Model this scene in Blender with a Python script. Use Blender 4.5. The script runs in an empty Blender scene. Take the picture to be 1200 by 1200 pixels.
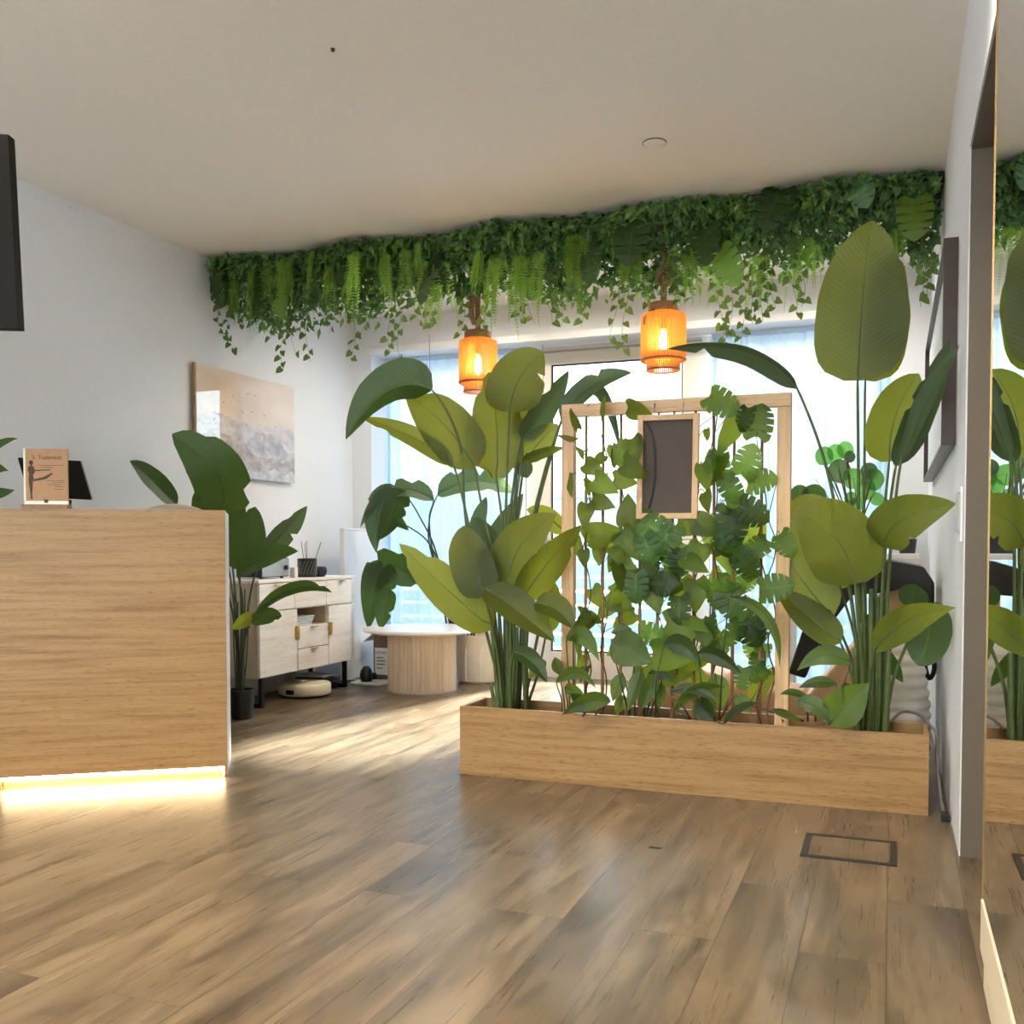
import bpy, bmesh, math, random
from mathutils import Vector, Matrix
random.seed(7)
C = bpy.context.scene.collection
sc = bpy.context.scene
PI = math.pi

# ------------------------------------------------------------------ camera, sky, sun, exposure
F = 1155.0                                   # focal length in pixels of the 1200 x 1200 frame
YAW = math.atan(445 / F)
PITCH = math.radians(-2.0)
VC = 642 - F * math.tan(PITCH)                # row of the lens axis: the photograph is the upper part of a taller frame
CAM = Vector((0, 0, 1.0))
cam = bpy.data.cameras.new('camera')
cam.sensor_width = 36.0
cam.lens = 36.0 * F / 1200.0
cam.shift_y = (VC - 600) / 1200.0
cam.clip_start = 0.02
cam_o = bpy.data.objects.new('camera', cam)
cam_o.location = CAM
cam_o.rotation_euler = (PI / 2 + PITCH, 0, YAW)
C.objects.link(cam_o)
sc.camera = cam_o

w = bpy.data.worlds.new('sky')
sc.world = w
w.use_nodes = True
bg = w.node_tree.nodes['Background']
bg.inputs[0].default_value = (0.80, 0.92, 1.0, 1)
bg.inputs[1].default_value = 2.2

sun = bpy.data.lights.new('sun', 'SUN')
sun.energy = 13.0
sun.angle = math.radians(5)
sun.color = (1.0, 0.985, 0.96)
sun_o = bpy.data.objects.new('sun', sun)
sun_dir = Vector((-0.16, -0.78, -0.56))       # way the light travels: in through the window, over the street
sun_o.rotation_euler = sun_dir.to_track_quat('-Z', 'Y').to_euler()
sun_o.location = (3, 12, 9)
C.objects.link(sun_o)

sc.view_settings.view_transform = 'Standard'
sc.view_settings.look = 'None'
sc.view_settings.gamma = 1.0
sc.view_settings.use_curve_mapping = False
sc.view_settings.exposure = 1.6
sc.cycles.use_denoising = True
sc.cycles.max_bounces = 10
sc.cycles.diffuse_bounces = 5
sc.cycles.transparent_max_bounces = 16
sc.cycles.sample_clamp_indirect = 6.0
sc.cycles.caustics_reflective = False
sc.cycles.caustics_refractive = False

SPOT_W = 22.0
UPLIGHT_FILL_W = 95.0                             # each unseen uplighter added behind the photographer for fill
BACK_SPOT_W = 20.0                            # unseen downlights added between the greenery and the window                                 # each recessed ceiling lamp
PENDANT_W = 7.0

# ------------------------------------------------------------------ picture rays -> points of the place
_R = Vector((math.cos(YAW), math.sin(YAW), 0))
_H = Vector((-math.sin(YAW), math.cos(YAW), 0))
_F = _H * math.cos(PITCH) + Vector((0, 0, 1)) * math.sin(PITCH)
_U = Vector((0, 0, 1)) * math.cos(PITCH) - _H * math.sin(PITCH)
def ray(u, v): return _F * F + _R * (u - 600) - _U * (v - VC)
def on(u, v, ax, val):
    d = ray(u, v); return CAM + d * ((val - CAM[ax]) / d[ax])
def at(u, v, Y): return on(u, v, 1, Y)
def atX(u, v, X): return on(u, v, 0, X)
def atZ(u, v, Z): return on(u, v, 2, Z)
def depth(p): return (Vector(p) - CAM).dot(_F)
def metres(px, p): return px * depth(p) / F

# ------------------------------------------------------------------ materials
def lin(c):
    r = []
    for x in c[:3]:
        x /= 255.0
        r.append(x / 12.92 if x <= .04045 else ((x + .055) / 1.055) ** 2.4)
    return (*r, 1)
class NT:
    def __init__(s, name):
        s.m = bpy.data.materials.new(name); s.m.use_nodes = True
        s.t = s.m.node_tree; s.n = s.t.nodes; s.l = s.t.links
        s.b = s.n['Principled BSDF']; s.out = s.n['Material Output']
    def node(s, kind, **kw):
        n = s.n.new(kind)
        for k, v in kw.items():
            if k.startswith('i_'):
                n.inputs[k[2:].replace('_', ' ')].default_value = v
            else: setattr(n, k, v)
        return n
    def link(s, a, b): s.l.new(a, b)
    def coord(s, scale=(1, 1, 1), src='Object', rot=(0, 0, 0)):
        tc = s.node('ShaderNodeTexCoord'); mp = s.node('ShaderNodeMapping')
        mp.inputs['Scale'].default_value = scale; mp.inputs['Rotation'].default_value = rot
        s.link(tc.outputs[src], mp.inputs[0]); return mp.outputs[0]
    def noise(s, vec, scale=5, detail=4, rough=.55):
        n = s.node('ShaderNodeTexNoise'); n.inputs['Scale'].default_value = scale
        n.inputs['Detail'].default_value = detail; n.inputs['Roughness'].default_value = rough
        if vec is not None: s.link(vec, n.inputs['Vector'])
        return n.outputs['Fac']
    def ramp(s, fac, stops):
        r = s.node('ShaderNodeValToRGB'); e = r.color_ramp.elements
        while len(e) < len(stops): e.new(.5)
        for k, (p, c) in enumerate(stops): e[k].position = p; e[k].color = c
        s.link(fac, r.inputs[0]); return r.outputs[0]
    def mix(s, fac, a, b, mode='MIX'):
        m = s.node('ShaderNodeMix', data_type='RGBA', blend_type=mode)
        for sock, v in ((m.inputs[0], fac), (m.inputs[6], a), (m.inputs[7], b)):
            if hasattr(v, 'links'): s.link(v, sock)
            else: sock.default_value = v
        return m.outputs[2]
    def bump(s, h, strength=.2, dist=.01):
        b = s.node('ShaderNodeBump'); b.inputs['Strength'].default_value = strength; b.inputs['Distance'].default_value = dist
        s.link(h, b.inputs['Height']); s.link(b.outputs[0], s.b.inputs['Normal'])
        return b.outputs[0]
def plain(name, rgb, rough=.5, metal=0, vary=.06, scale=30, spec=.5, bump=0):
    t = NT(name); c = lin(rgb)
    v = t.noise(t.coord(), scale, 3)
    a = tuple(x * (1 - vary) for x in c[:3]) + (1,); b = tuple(min(1, x * (1 + vary)) for x in c[:3]) + (1,)
    t.link(t.ramp(v, [(.3, a), (.7, b)]), t.b.inputs['Base Color'])
    t.b.inputs['Roughness'].default_value = rough; t.b.inputs['Metallic'].default_value = metal
    t.b.inputs['Specular IOR Level'].default_value = spec
    if bump: t.bump(v, bump)
    return t.m
def emit(name, rgb, strength):
    t = NT(name); t.b.inputs['Base Color'].default_value = lin(rgb)
    t.b.inputs['Emission Color'].default_value = lin(rgb); t.b.inputs['Emission Strength'].default_value = strength
    return t.m
def streaked(name, light, mid, dark, long_axis=0, rough=.45, fine=1.0, contrast=1.0):
    """laminate with long streaks that run along x or y (or z) and small dark pores"""
    t = NT(name)
    sc1 = [44 * fine] * 3; sc1[long_axis] = 1.9
    sc2 = [190 * fine] * 3; sc2[long_axis] = 24
    if long_axis == 0: sc1[1] = 1.9; sc2[1] = 24
    a = t.noise(t.coord(tuple(sc1)), 1, 6, .62)
    b = t.noise(t.coord(tuple(sc2)), 1, 4, .6)
    col = t.ramp(a, [(.28, lin(dark)), (.46, lin(mid)), (.6, lin(light)), (.8, lin(mid))])
    pores = t.ramp(b, [(.34, (.62, .52, .42, 1)), (.44, (1, 1, 1, 1))])
    t.link(t.mix(.8 * contrast, col, pores, 'MULTIPLY'), t.b.inputs['Base Color'])
    t.b.inputs['Roughness'].default_value = rough
    t.bump(b, .06, .004)
    return t.m
def leafy(name, top, back, trans, rough=.42, amount=.42, vein=1.0, vary=.25):
    """leaf with a midrib and side veins that follow the leaf's own uv; light shines through it"""
    t = NT(name)
    uv = t.node('ShaderNodeUVMap'); sep = t.node('ShaderNodeSeparateXYZ'); t.link(uv.outputs[0], sep.inputs[0])
    def math_(op, a, b=None):
        m = t.node('ShaderNodeMath', operation=op)
        for k, v in enumerate((a, b)):
            if v is None: continue
            if hasattr(v, 'links'): t.link(v, m.inputs[k])
            else: m.inputs[k].default_value = v
        return m.outputs[0]
    s = math_('ABSOLUTE', math_('SUBTRACT', sep.outputs[0], .5))
    rib = t.node('ShaderNodeMapRange'); t.link(s, rib.inputs[0])
    rib.inputs[1].default_value = .008; rib.inputs[2].default_value = .03; rib.inputs[3].default_value = 1; rib.inputs[4].default_value = 0
    ph = math_('MULTIPLY', math_('SUBTRACT', sep.outputs[1], math_('MULTIPLY', s, .35)), 190.0)
    veins = math_('SINE', ph)
    oi = t.node('ShaderNodeObjectInfo')
    hsv = t.node('ShaderNodeHueSaturation')
    mr = t.node('ShaderNodeMapRange'); t.link(oi.outputs['Random'], mr.inputs[0]); mr.inputs[3].default_value = 1 - vary; mr.inputs[4].default_value = 1 + vary
    t.link(mr.outputs[0], hsv.inputs['Value'])
    geo = t.node('ShaderNodeNewGeometry')
    base = t.mix(geo.outputs['Backfacing'], lin(top), lin(back))
    n = t.noise(t.coord(), 14, 3)
    base = t.mix(math_('MULTIPLY', n, .35), base, lin(back))
    base = t.mix(math_('MULTIPLY', rib.outputs[0], .55 * vein), base, lin(trans))
    t.link(base, hsv.inputs['Color'])
    t.link(hsv.outputs[0], t.b.inputs['Base Color'])
    t.b.inputs['Roughness'].default_value = rough
    t.b.inputs['Specular IOR Level'].default_value = .4
    bn = t.bump(math_('ADD', math_('MULTIPLY', veins, .5), math_('MULTIPLY', rib.outputs[0], -2.0)), .12 * vein, .003)
    tr = t.node('ShaderNodeBsdfTranslucent')
    hs2 = t.node('ShaderNodeHueSaturation'); hs2.inputs['Color'].default_value = lin(trans)
    t.link(mr.outputs[0], hs2.inputs['Value'])
    dark = t.mix(math_('MULTIPLY', rib.outputs[0], .6), hs2.outputs[0], lin(top))
    t.link(dark, tr.inputs[0]); t.link(bn, tr.inputs['Normal'])
    mx = t.node('ShaderNodeMixShader'); mx.inputs[0].default_value = amount
    t.link(t.b.outputs[0], mx.inputs[1]); t.link(tr.outputs[0], mx.inputs[2]); t.link(mx.outputs[0], t.out.inputs[0])
    return t.m
def sheer(name, rgb, see=.04, trans=.06):
    t = NT(name)
    d = t.node('ShaderNodeBsdfDiffuse'); d.inputs[0].default_value = lin(rgb)
    tl = t.node('ShaderNodeBsdfTranslucent'); tl.inputs[0].default_value = lin(rgb)
    tp = t.node('ShaderNodeBsdfTransparent')
    v = t.noise(t.coord((900, 900, 900)), 1, 2)
    m1 = t.node('ShaderNodeMixShader'); m1.inputs[0].default_value = trans / (1 - see)
    t.link(d.outputs[0], m1.inputs[1]); t.link(tl.outputs[0], m1.inputs[2])
    m2 = t.node('ShaderNodeMixShader')
    f = t.node('ShaderNodeMapRange'); t.link(v, f.inputs[0]); f.inputs[3].default_value = max(0, see - .05); f.inputs[4].default_value = see + .05
    t.link(f.outputs[0], m2.inputs[0])
    t.link(m1.outputs[0], m2.inputs[1]); t.link(tp.outputs[0], m2.inputs[2]); t.link(m2.outputs[0], t.out.inputs[0])
    return t.m
def window_glass(name):
    t = NT(name)
    tp = t.node('ShaderNodeBsdfTransparent'); tp.inputs[0].default_value = (.93, .97, .98, 1)
    g = t.node('ShaderNodeBsdfGlossy'); g.inputs['Roughness'].default_value = .02
    fr = t.node('ShaderNodeFresnel'); fr.inputs[0].default_value = 1.45
    mx = t.node('ShaderNodeMixShader'); t.link(fr.outputs[0], mx.inputs[0])
    t.link(tp.outputs[0], mx.inputs[1]); t.link(g.outputs[0], mx.inputs[2]); t.link(mx.outputs[0], t.out.inputs[0])
    return t.m
def floor_mat():
    t = NT('oak_planks')
    v = t.coord(rot=(0, 0, PI / 2))
    br = t.node('ShaderNodeTexBrick'); t.link(v, br.inputs[0])
    br.offset = .37; br.inputs['Scale'].default_value = 1.0
    br.inputs['Brick Width'].default_value = 1.25; br.inputs['Row Height'].default_value = .204
    br.inputs['Mortar Size'].default_value = .0016; br.inputs['Mortar Smooth'].default_value = .4
    br.inputs['Color1'].default_value = (0, 0, 0, 1); br.inputs['Color2'].default_value = (1, 1, 1, 1)
    br.inputs['Mortar'].default_value = (.5, .5, .5, 1)
    # each plank shifts the grain
    tc = t.node('ShaderNodeTexCoord')
    add = t.node('ShaderNodeVectorMath', operation='MULTIPLY_ADD')
    t.link(br.outputs['Color'], add.inputs[0]); add.inputs[1].default_value = (3.1, 7.3, 1.7); t.link(tc.outputs['Object'], add.inputs[2])
    def nz(scale, sx, d, r, dist=0):
        mp = t.node('ShaderNodeMapping'); mp.inputs['Scale'].default_value = sx; t.link(add.outputs[0], mp.inputs[0])
        n = t.node('ShaderNodeTexNoise'); n.inputs['Scale'].default_value = scale; n.inputs['Detail'].default_value = d
        n.inputs['Roughness'].default_value = r; n.inputs['Distortion'].default_value = dist; t.link(mp.outputs[0], n.inputs['Vector']); return n.outputs['Fac']
    big = nz(1, (7, 1.1, 1), 5, .6, .8)
    fine = nz(1, (85, 2.2, 1), 6, .6)
    knots = nz(1, (6, 1.5, 1), 5, .62, 2.2)
    col = t.ramp(big, [(.25, lin((70, 58, 44))), (.48, lin((108, 92, 71))), (.62, lin((130, 112, 88))), (.85, lin((96, 81, 62)))])
    col = t.mix(.55, col, t.ramp(fine, [(.28, (.70, .68, .66, 1)), (.68, (1.12, 1.11, 1.09, 1))]), 'MULTIPLY')
    col = t.mix(.75, col, t.ramp(knots, [(.30, (.50, .46, .42, 1)), (.48, (1, 1, 1, 1))]), 'MULTIPLY')
    tone = t.ramp(br.outputs['Color'], [(0, (.86, .86, .86, 1)), (1, (1.08, 1.06, 1.03, 1))])
    col = t.mix(1, col, tone, 'MULTIPLY')
    col = t.mix(br.outputs['Fac'], col, lin((70, 58, 45)))
    t.link(col, t.b.inputs['Base Color'])
    t.link(t.ramp(fine, [(.3, (.25,) * 3 + (1,)), (.7, (.37,) * 3 + (1,))]), t.b.inputs['Roughness'])
    t.b.inputs['Specular IOR Level'].default_value = .5
    t.bump(fine, .08, .004)
    return t.m

M = {}
M['wall'] = plain('white_paint', (224, 228, 234), .7, vary=.02, scale=60, spec=.25)
M['ceiling'] = plain('ceiling_paint', (234, 229, 222), .8, vary=.02, scale=40, spec=.2)
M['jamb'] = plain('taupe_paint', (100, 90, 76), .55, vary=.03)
M['cream'] = plain('cream_paint', (224, 210, 182), .5, vary=.03)
M['floor'] = floor_mat()
M['travertine'] = streaked('travertine_laminate', (168, 134, 88), (156, 121, 74), (128, 94, 52), 0, .42)
M['white_gloss'] = plain('white_lacquer', (232, 232, 234), .3, vary=.02)
M['frame_white'] = plain('window_frame_white', (228, 222, 210), .4, vary=.02)
M['black'] = plain('black_plastic', (24, 24, 25), .38, vary=.15)
M['black_metal'] = plain('black_metal', (30, 30, 32), .42, metal=.5, vary=.1)
M['screen'] = plain('black_screen', (22, 22, 19), .7, spec=.15, vary=.05)
M['oak_z'] = streaked('pale_timber_upright', (226, 190, 146), (214, 176, 132), (196, 156, 112), 2, .5, .8, .5)
M['oak_x'] = streaked('pale_timber_rail', (226, 190, 146), (214, 176, 132), (196, 156, 112), 0, .5, .8, .5)
M['ash'] = streaked('whitewashed_ash', (242, 238, 234), (236, 231, 225), (224, 216, 206), 0, .5, .6, .35)
M['ash_side'] = streaked('whitewashed_ash_end', (206, 192, 172), (196, 181, 160), (180, 164, 142), 2, .5, .6, .35)
M['fluted'] = streaked('fluted_pale_oak', (226, 204, 178), (214, 190, 162), (196, 172, 144), 2, .5, .8, .5)
M['brass'] = plain('brass', (206, 158, 78), .3, metal=.9, vary=.05)
M['gold_edge'] = plain('gold_edge', (150, 122, 78), .35, metal=.8, vary=.05)
M['soil'] = plain('dark_soil', (52, 40, 30), .9, vary=.4, scale=60, bump=.5)
M['bird'] = leafy('bird_of_paradise_leaf', (54, 74, 36), (76, 90, 48), (186, 192, 56), .42, .48)
M['bird_dark'] = leafy('dark_bird_of_paradise_leaf', (36, 62, 28), (60, 84, 42), (98, 128, 38), .4, .28)
M['bird_grey'] = leafy('dull_green_leaf', (58, 80, 54), (88, 106, 78), (124, 150, 92), .45, .3)
M['pothos'] = leafy('pothos_leaf', (52, 82, 36), (78, 100, 48), (196, 214, 70), .4, .46, .8, .45)
M['monstera'] = leafy('monstera_leaf', (32, 68, 36), (66, 96, 52), (170, 206, 84), .4, .44, .8, .45)
M['lily'] = leafy('low_plant_leaf', (38, 66, 32), (72, 96, 46), (170, 196, 56), .36, .36, .8, .4)
M['round'] = leafy('round_sill_leaf', (60, 104, 56), (84, 128, 70), (140, 206, 92), .45, .5, .4)
M['fern'] = leafy('fern_frond', (128, 172, 62), (142, 182, 78), (206, 230, 100), .5, .45, 0, .4)
M['ivy'] = leafy('trailing_vine_leaf', (62, 84, 48), (92, 112, 66), (126, 150, 66), .5, .3, .4)
M['stalk'] = plain('green_stalk', (82, 98, 52), .5, vary=.15)
M['stalk_dark'] = plain('dark_green_stalk', (56, 70, 44), .5, vary=.15)
M['twig'] = plain('brown_twig', (82, 62, 44), .7, vary=.2)
M['bamboo'] = plain('bamboo_cane', (150, 108, 66), .5, vary=.2, scale=12)
M['rope'] = plain('jute_rope', (150, 112, 80), .9, vary=.25, scale=120, bump=.4)
M['slate'] = plain('dark_grey_board', (92, 84, 79), .8, vary=.04, spec=.2)
M['tan'] = plain('tan_leather', (214, 176, 128), .45, vary=.05, bump=.1)
M['charcoal'] = plain('charcoal_leather', (34, 33, 34), .4, vary=.12, bump=.1)
M['ribbed'] = plain('white_fabric', (226, 222, 214), .8, vary=.04, bump=.2)
M['kraft'] = plain('kraft_card', (186, 146, 110), .7, vary=.05)
M['ink'] = plain('dark_brown_ink', (84, 62, 48), .7, vary=.05)
M['acrylic'] = plain('clear_acrylic_edge', (236, 232, 200), .12, vary=.02)
M['block'] = plain('brown_wood_block', (136, 100, 66), .5, vary=.1)
M['cream_plastic'] = plain('cream_plastic', (222, 210, 184), .35, vary=.02)
M['carton'] = plain('brown_cardboard', (122, 96, 78), .8, vary=.06)
M['paper'] = plain('white_paper', (232, 230, 226), .7, vary=.02)
M['silver'] = plain('brushed_silver', (170, 168, 166), .35, metal=.6, vary=.06)
M['navy'] = plain('navy_glass', (30, 36, 62), .15, vary=.1)
M['pot_white'] = plain('white_pot', (226, 222, 216), .4, vary=.03)
M['basket'] = plain('pale_basket', (226, 214, 194), .8, vary=.08, scale=80, bump=.4)
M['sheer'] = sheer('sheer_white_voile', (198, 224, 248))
M['glass'] = window_glass('clear_window_glass')
M['walnut'] = plain('dark_walnut', (58, 36, 25), .35, vary=.15)
M['upholstery'] = plain('beige_upholstery', (206, 192, 174), .8, vary=.05, bump=.15)
M['led'] = emit('warm_led_strip', (255, 224, 172), 24)
M['bulb'] = emit('bulb_filament', (255, 206, 120), 60)
M['lamp_disc'] = emit('downlight_disc', (255, 226, 186), 8)
M['cable'] = plain('grey_cable', (120, 116, 112), .5, vary=.1)
M['facade'] = plain('pale_render', (206, 218, 226), .8, vary=.04)
M['fence'] = plain('grey_fence_boards', (112, 130, 146), .8, vary=.05)
M['far_wall'] = plain('grey_render', (150, 166, 178), .8, vary=.04)
M['far_window'] = plain('distant_window', (168, 188, 204), .5, vary=.05)
M['pavement'] = plain('pale_paving', (212, 210, 204), .9, vary=.08)
M['hatch'] = plain('dark_hatch_frame', (42, 38, 34), .5, vary=.1)

# ------------------------------------------------------------------ mesh building
ORI = {}
class MB:
    """collects vertices and faces; build() links them as ONE mesh object"""
    def __init__(s): s.v = []; s.f = []; s.uv = []
    def add(s, vs, fs, uvs=None):
        o = len(s.v); s.v += [Vector(p) for p in vs]
        s.uv += uvs if uvs else [(.5, .5)] * len(vs)
        s.f += [tuple(i + o for i in f) for f in fs]; return s
    def box(s, x0, x1, y0, y1, z0, z1, bev=0):
        bm = bmesh.new()
        bmesh.ops.create_cube(bm, size=1, matrix=Matrix.Translation(((x0 + x1) / 2, (y0 + y1) / 2, (z0 + z1) / 2)) @ Matrix.Diagonal((x1 - x0, y1 - y0, z1 - z0, 1)))
        if bev: bmesh.ops.bevel(bm, geom=bm.edges[:], offset=bev, segments=2, affect='EDGES', profile=.5)
        bm.verts.index_update()
        s.add([v.co.copy() for v in bm.verts], [[v.index for v in f.verts] for f in bm.faces]); bm.free(); return s
    def slab(s, pts, thick, ax=(0, 1, 0), bev=0):
        """outline of points extruded along ax"""
        d = Vector(ax) * thick; n = len(pts); P = [Vector(p) for p in pts]
        bm = bmesh.new(); a = [bm.verts.new(p) for p in P]; b = [bm.verts.new(p + d) for p in P]
        bm.faces.new(a[::-1]); bm.faces.new(b)
        for i in range(n): bm.faces.new((a[i], a[(i + 1) % n], b[(i + 1) % n], b[i]))
        bmesh.ops.recalc_face_normals(bm, faces=bm.faces[:])
        if bev: bmesh.ops.bevel(bm, geom=bm.edges[:], offset=bev, segments=3, affect='EDGES', profile=.5)
        bm.verts.index_update()
        s.add([v.co.copy() for v in bm.verts], [[v.index for v in f.verts] for f in bm.faces]); bm.free(); return s
    def tube(s, pts, r, n=8, smooth=0, caps=True):
        P = [Vector(p) for p in pts]
        if smooth: P = spline(P, smooth)
        m = len(P); rad = (lambda t: r(t)) if callable(r) else (lambda t: r)
        vs = []; prev = None
        for i, p in enumerate(P):
            T = (P[min(i + 1, m - 1)] - P[max(i - 1, 0)])
            T = T.normalized() if T.length > 1e-9 else Vector((0, 0, 1))
            if prev is None:
                a = Vector((0, 0, 1)) if abs(T.z) < .9 else Vector((1, 0, 0)); A = T.cross(a).normalized()
            else:
                A = (prev - T * prev.dot(T)); A = A.normalized() if A.length > 1e-6 else T.orthogonal().normalized()
            prev = A; B = T.cross(A); rr = rad(i / max(1, m - 1))
            vs += [p + A * (rr * math.cos(2 * PI * k / n)) + B * (rr * math.sin(2 * PI * k / n)) for k in range(n)]
        fs = [(i * n + k, i * n + (k + 1) % n, (i + 1) * n + (k + 1) % n, (i + 1) * n + k) for i in range(m - 1) for k in range(n)]
        if caps: fs += [tuple(range(n))[::-1], tuple((m - 1) * n + k for k in range(n))]
        return s.add(vs, fs)
    def lathe(s, prof, c=(0, 0, 0), n=40, caps=True, ripple=None):
        c = Vector(c); vs = []
        for r, z in prof:
            for k in range(n):
                a = 2 * PI * k / n; rr = r * (1 + (ripple(a, z) if ripple else 0))
                vs.append(c + Vector((rr * math.cos(a), rr * math.sin(a), z)))
        m = len(prof)
        fs = [(i * n + k, i * n + (k + 1) % n, (i + 1) * n + (k + 1) % n, (i + 1) * n + k) for i in range(m - 1) for k in range(n)]
        if caps: fs += [tuple(range(n))[::-1], tuple((m - 1) * n + k for k in range(n))]
        return s.add(vs, fs)
    def build(s, name, mat, parent=None, local=False, smooth=False, origin=None, sharp=None):
        off = Vector((0, 0, 0))
        if not local:
            if parent is not None: off = ORI.get(parent, Vector((0, 0, 0)))
            else:
                if origin is None:
                    xs = [v.x for v in s.v]; ys = [v.y for v in s.v]; zs = [v.z for v in s.v]
                    origin = ((min(xs) + max(xs)) / 2, (min(ys) + max(ys)) / 2, min(zs))
                off = Vector(origin)
        me = bpy.data.meshes.new(name)
        me.from_pydata([v - off for v in s.v], [], s.f)
        ul = me.uv_layers.new(name='UVMap')
        for lp in me.loops: ul.data[lp.index].uv = s.uv[lp.vertex_index]
        if smooth:
            for p in me.polygons: p.use_smooth = True
            if sharp: me.set_sharp_from_angle(angle=math.radians(sharp))
        if mat: me.materials.append(mat)
        me.update()
        o = bpy.data.objects.new(name, me); C.objects.link(o)
        if parent is not None: o.parent = parent; ORI[o] = off
        else: o.location = off; ORI[o] = off
        return o
def spline(P, k=6):
    P = [Vector(p) for p in P]
    if len(P) < 3: return [P[0].lerp(P[-1], i / k) for i in range(k + 1)]
    out = []; Q = [P[0] * 2 - P[1]] + P + [P[-1] * 2 - P[-2]]
    for i in range(1, len(Q) - 2):
        a, b, c, d = Q[i - 1:i + 3]
        for j in range(k):
            t = j / k
            out.append(.5 * ((2 * b) + (c - a) * t + (2 * a - 5 * b + 4 * c - d) * t * t + (3 * b - a - 3 * c + d) * t ** 3))
    out.append(P[-1]); return out
def tag(o, label=None, cat=None, group=None, kind=None):
    if label: o['label'] = label
    if cat: o['category'] = cat
    if group: o['group'] = group
    if kind: o['kind'] = kind
    return o
def thing(name, label, cat, loc, group=None, rot=(0, 0, 0)):
    o = bpy.data.objects.new(name, None); o.empty_display_size = .1
    o.location = loc; o.rotation_euler = rot; C.objects.link(o); ORI[o] = Vector(loc)
    return tag(o, label, cat, group)
def struct(name, mb, mat, **k): return tag(mb.build(name, mat, **k), kind='structure')

# ------------------------------------------------------------------ leaves
PROF = {
 'paddle': [(0, .10), (.03, .42), (.09, .74), (.2, .94), (.34, 1), (.5, .97), (.66, .84), (.8, .6), (.9, .36), (.97, .14), (1, .01)],
 'broad': [(0, .30), (.03, .62), (.09, .85), (.2, .98), (.34, 1), (.52, .96), (.68, .84), (.82, .62), (.92, .38), (.98, .18), (1, .03)],
 'blade': [(0, .08), (.06, .40), (.18, .78), (.35, 1), (.55, .95), (.75, .66), (.9, .28), (1, .01)],
 'heart': [(0, .62), (.07, .9), (.18, 1), (.36, .96), (.55, .78), (.75, .47), (.9, .17), (1, .01)],
 'split': [(0, .60), (.06, .86), (.18, .98), (.35, 1), (.55, .96), (.72, .80), (.86, .52), (.95, .24), (1, .02)],
 'round': [(0, .45), (.08, .74), (.25, .96), (.45, 1), (.65, .93), (.82, .72), (.94, .42), (1, .04)],
}
def prof(name, t):
    k = PROF[name]
    for (a, x), (b, y) in zip(k, k[1:]):
        if t <= b:
            q = (t - a) / (b - a); return x + (y - x) * q
    return k[-1][1]
def leaf_pts(mb, p0, p1, mid, hw, nrm, shape='paddle', fold=.12, curl=.0, lobe=0, slits=(), mon=False, nt=18, ns=6, wave=.0, ph=0):
    p0, p1, mid, nrm = Vector(p0), Vector(p1), Vector(mid), Vector(nrm)
    ctl = mid * 2 - (p0 + p1) * .5; vs = []; uv = []
    for i in range(nt + 1):
        t = i / nt
        c = p0 * (1 - t) ** 2 + ctl * (2 * t * (1 - t)) + p1 * t * t
        T = ((ctl - p0) * (1 - t) + (p1 - ctl) * t)
        if T.length < 1e-7: T = p1 - p0
        T.normalize(); S = T.cross(nrm)
        S = S.normalized() if S.length > 1e-6 else T.orthogonal().normalized()
        N = S.cross(T)
        for j in range(-ns, ns + 1):
            q = j / ns; a = abs(q); wd = hw * prof(shape, t)
            for (ts, side, dep) in slits:
                if side * q > 0: 
                    e = max(0, 1 - abs(t - ts) * nt / 1.01)
                    if e > 0 : wd *= 1 - dep * e * (1 if a > 1 - dep else a * .5)
            if mon:
                e = max(max(0, 1 - abs(t - ts) * 52) for ts in (.20, .38, .56, .72))
                wd *= 1 - .58 * min(1, 1.5 * e) * (a > .35)
            back = lobe * a ** 1.5 * (1 - t) ** 2 * (p1 - p0).length
            fwd = .16 * a * (p1 - p0).length * (mon or 0) * t
            h = fold * a * wd - curl * a * a * wd + wave * hw * math.sin(t * 14 + ph) * a * a
            vs.append(c + S * (q * wd) + N * h - T * back + T * fwd * (1 - t)); uv.append((.5 + q / 2, t))
    n = 2 * ns + 1
    fs = [(i * n + j, i * n + j + 1, (i + 1) * n + j + 1, (i + 1) * n + j) for i in range(nt) for j in range(2 * ns)]
    mb.add(vs, fs, uv)
    return mb
DY = 0.0
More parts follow.
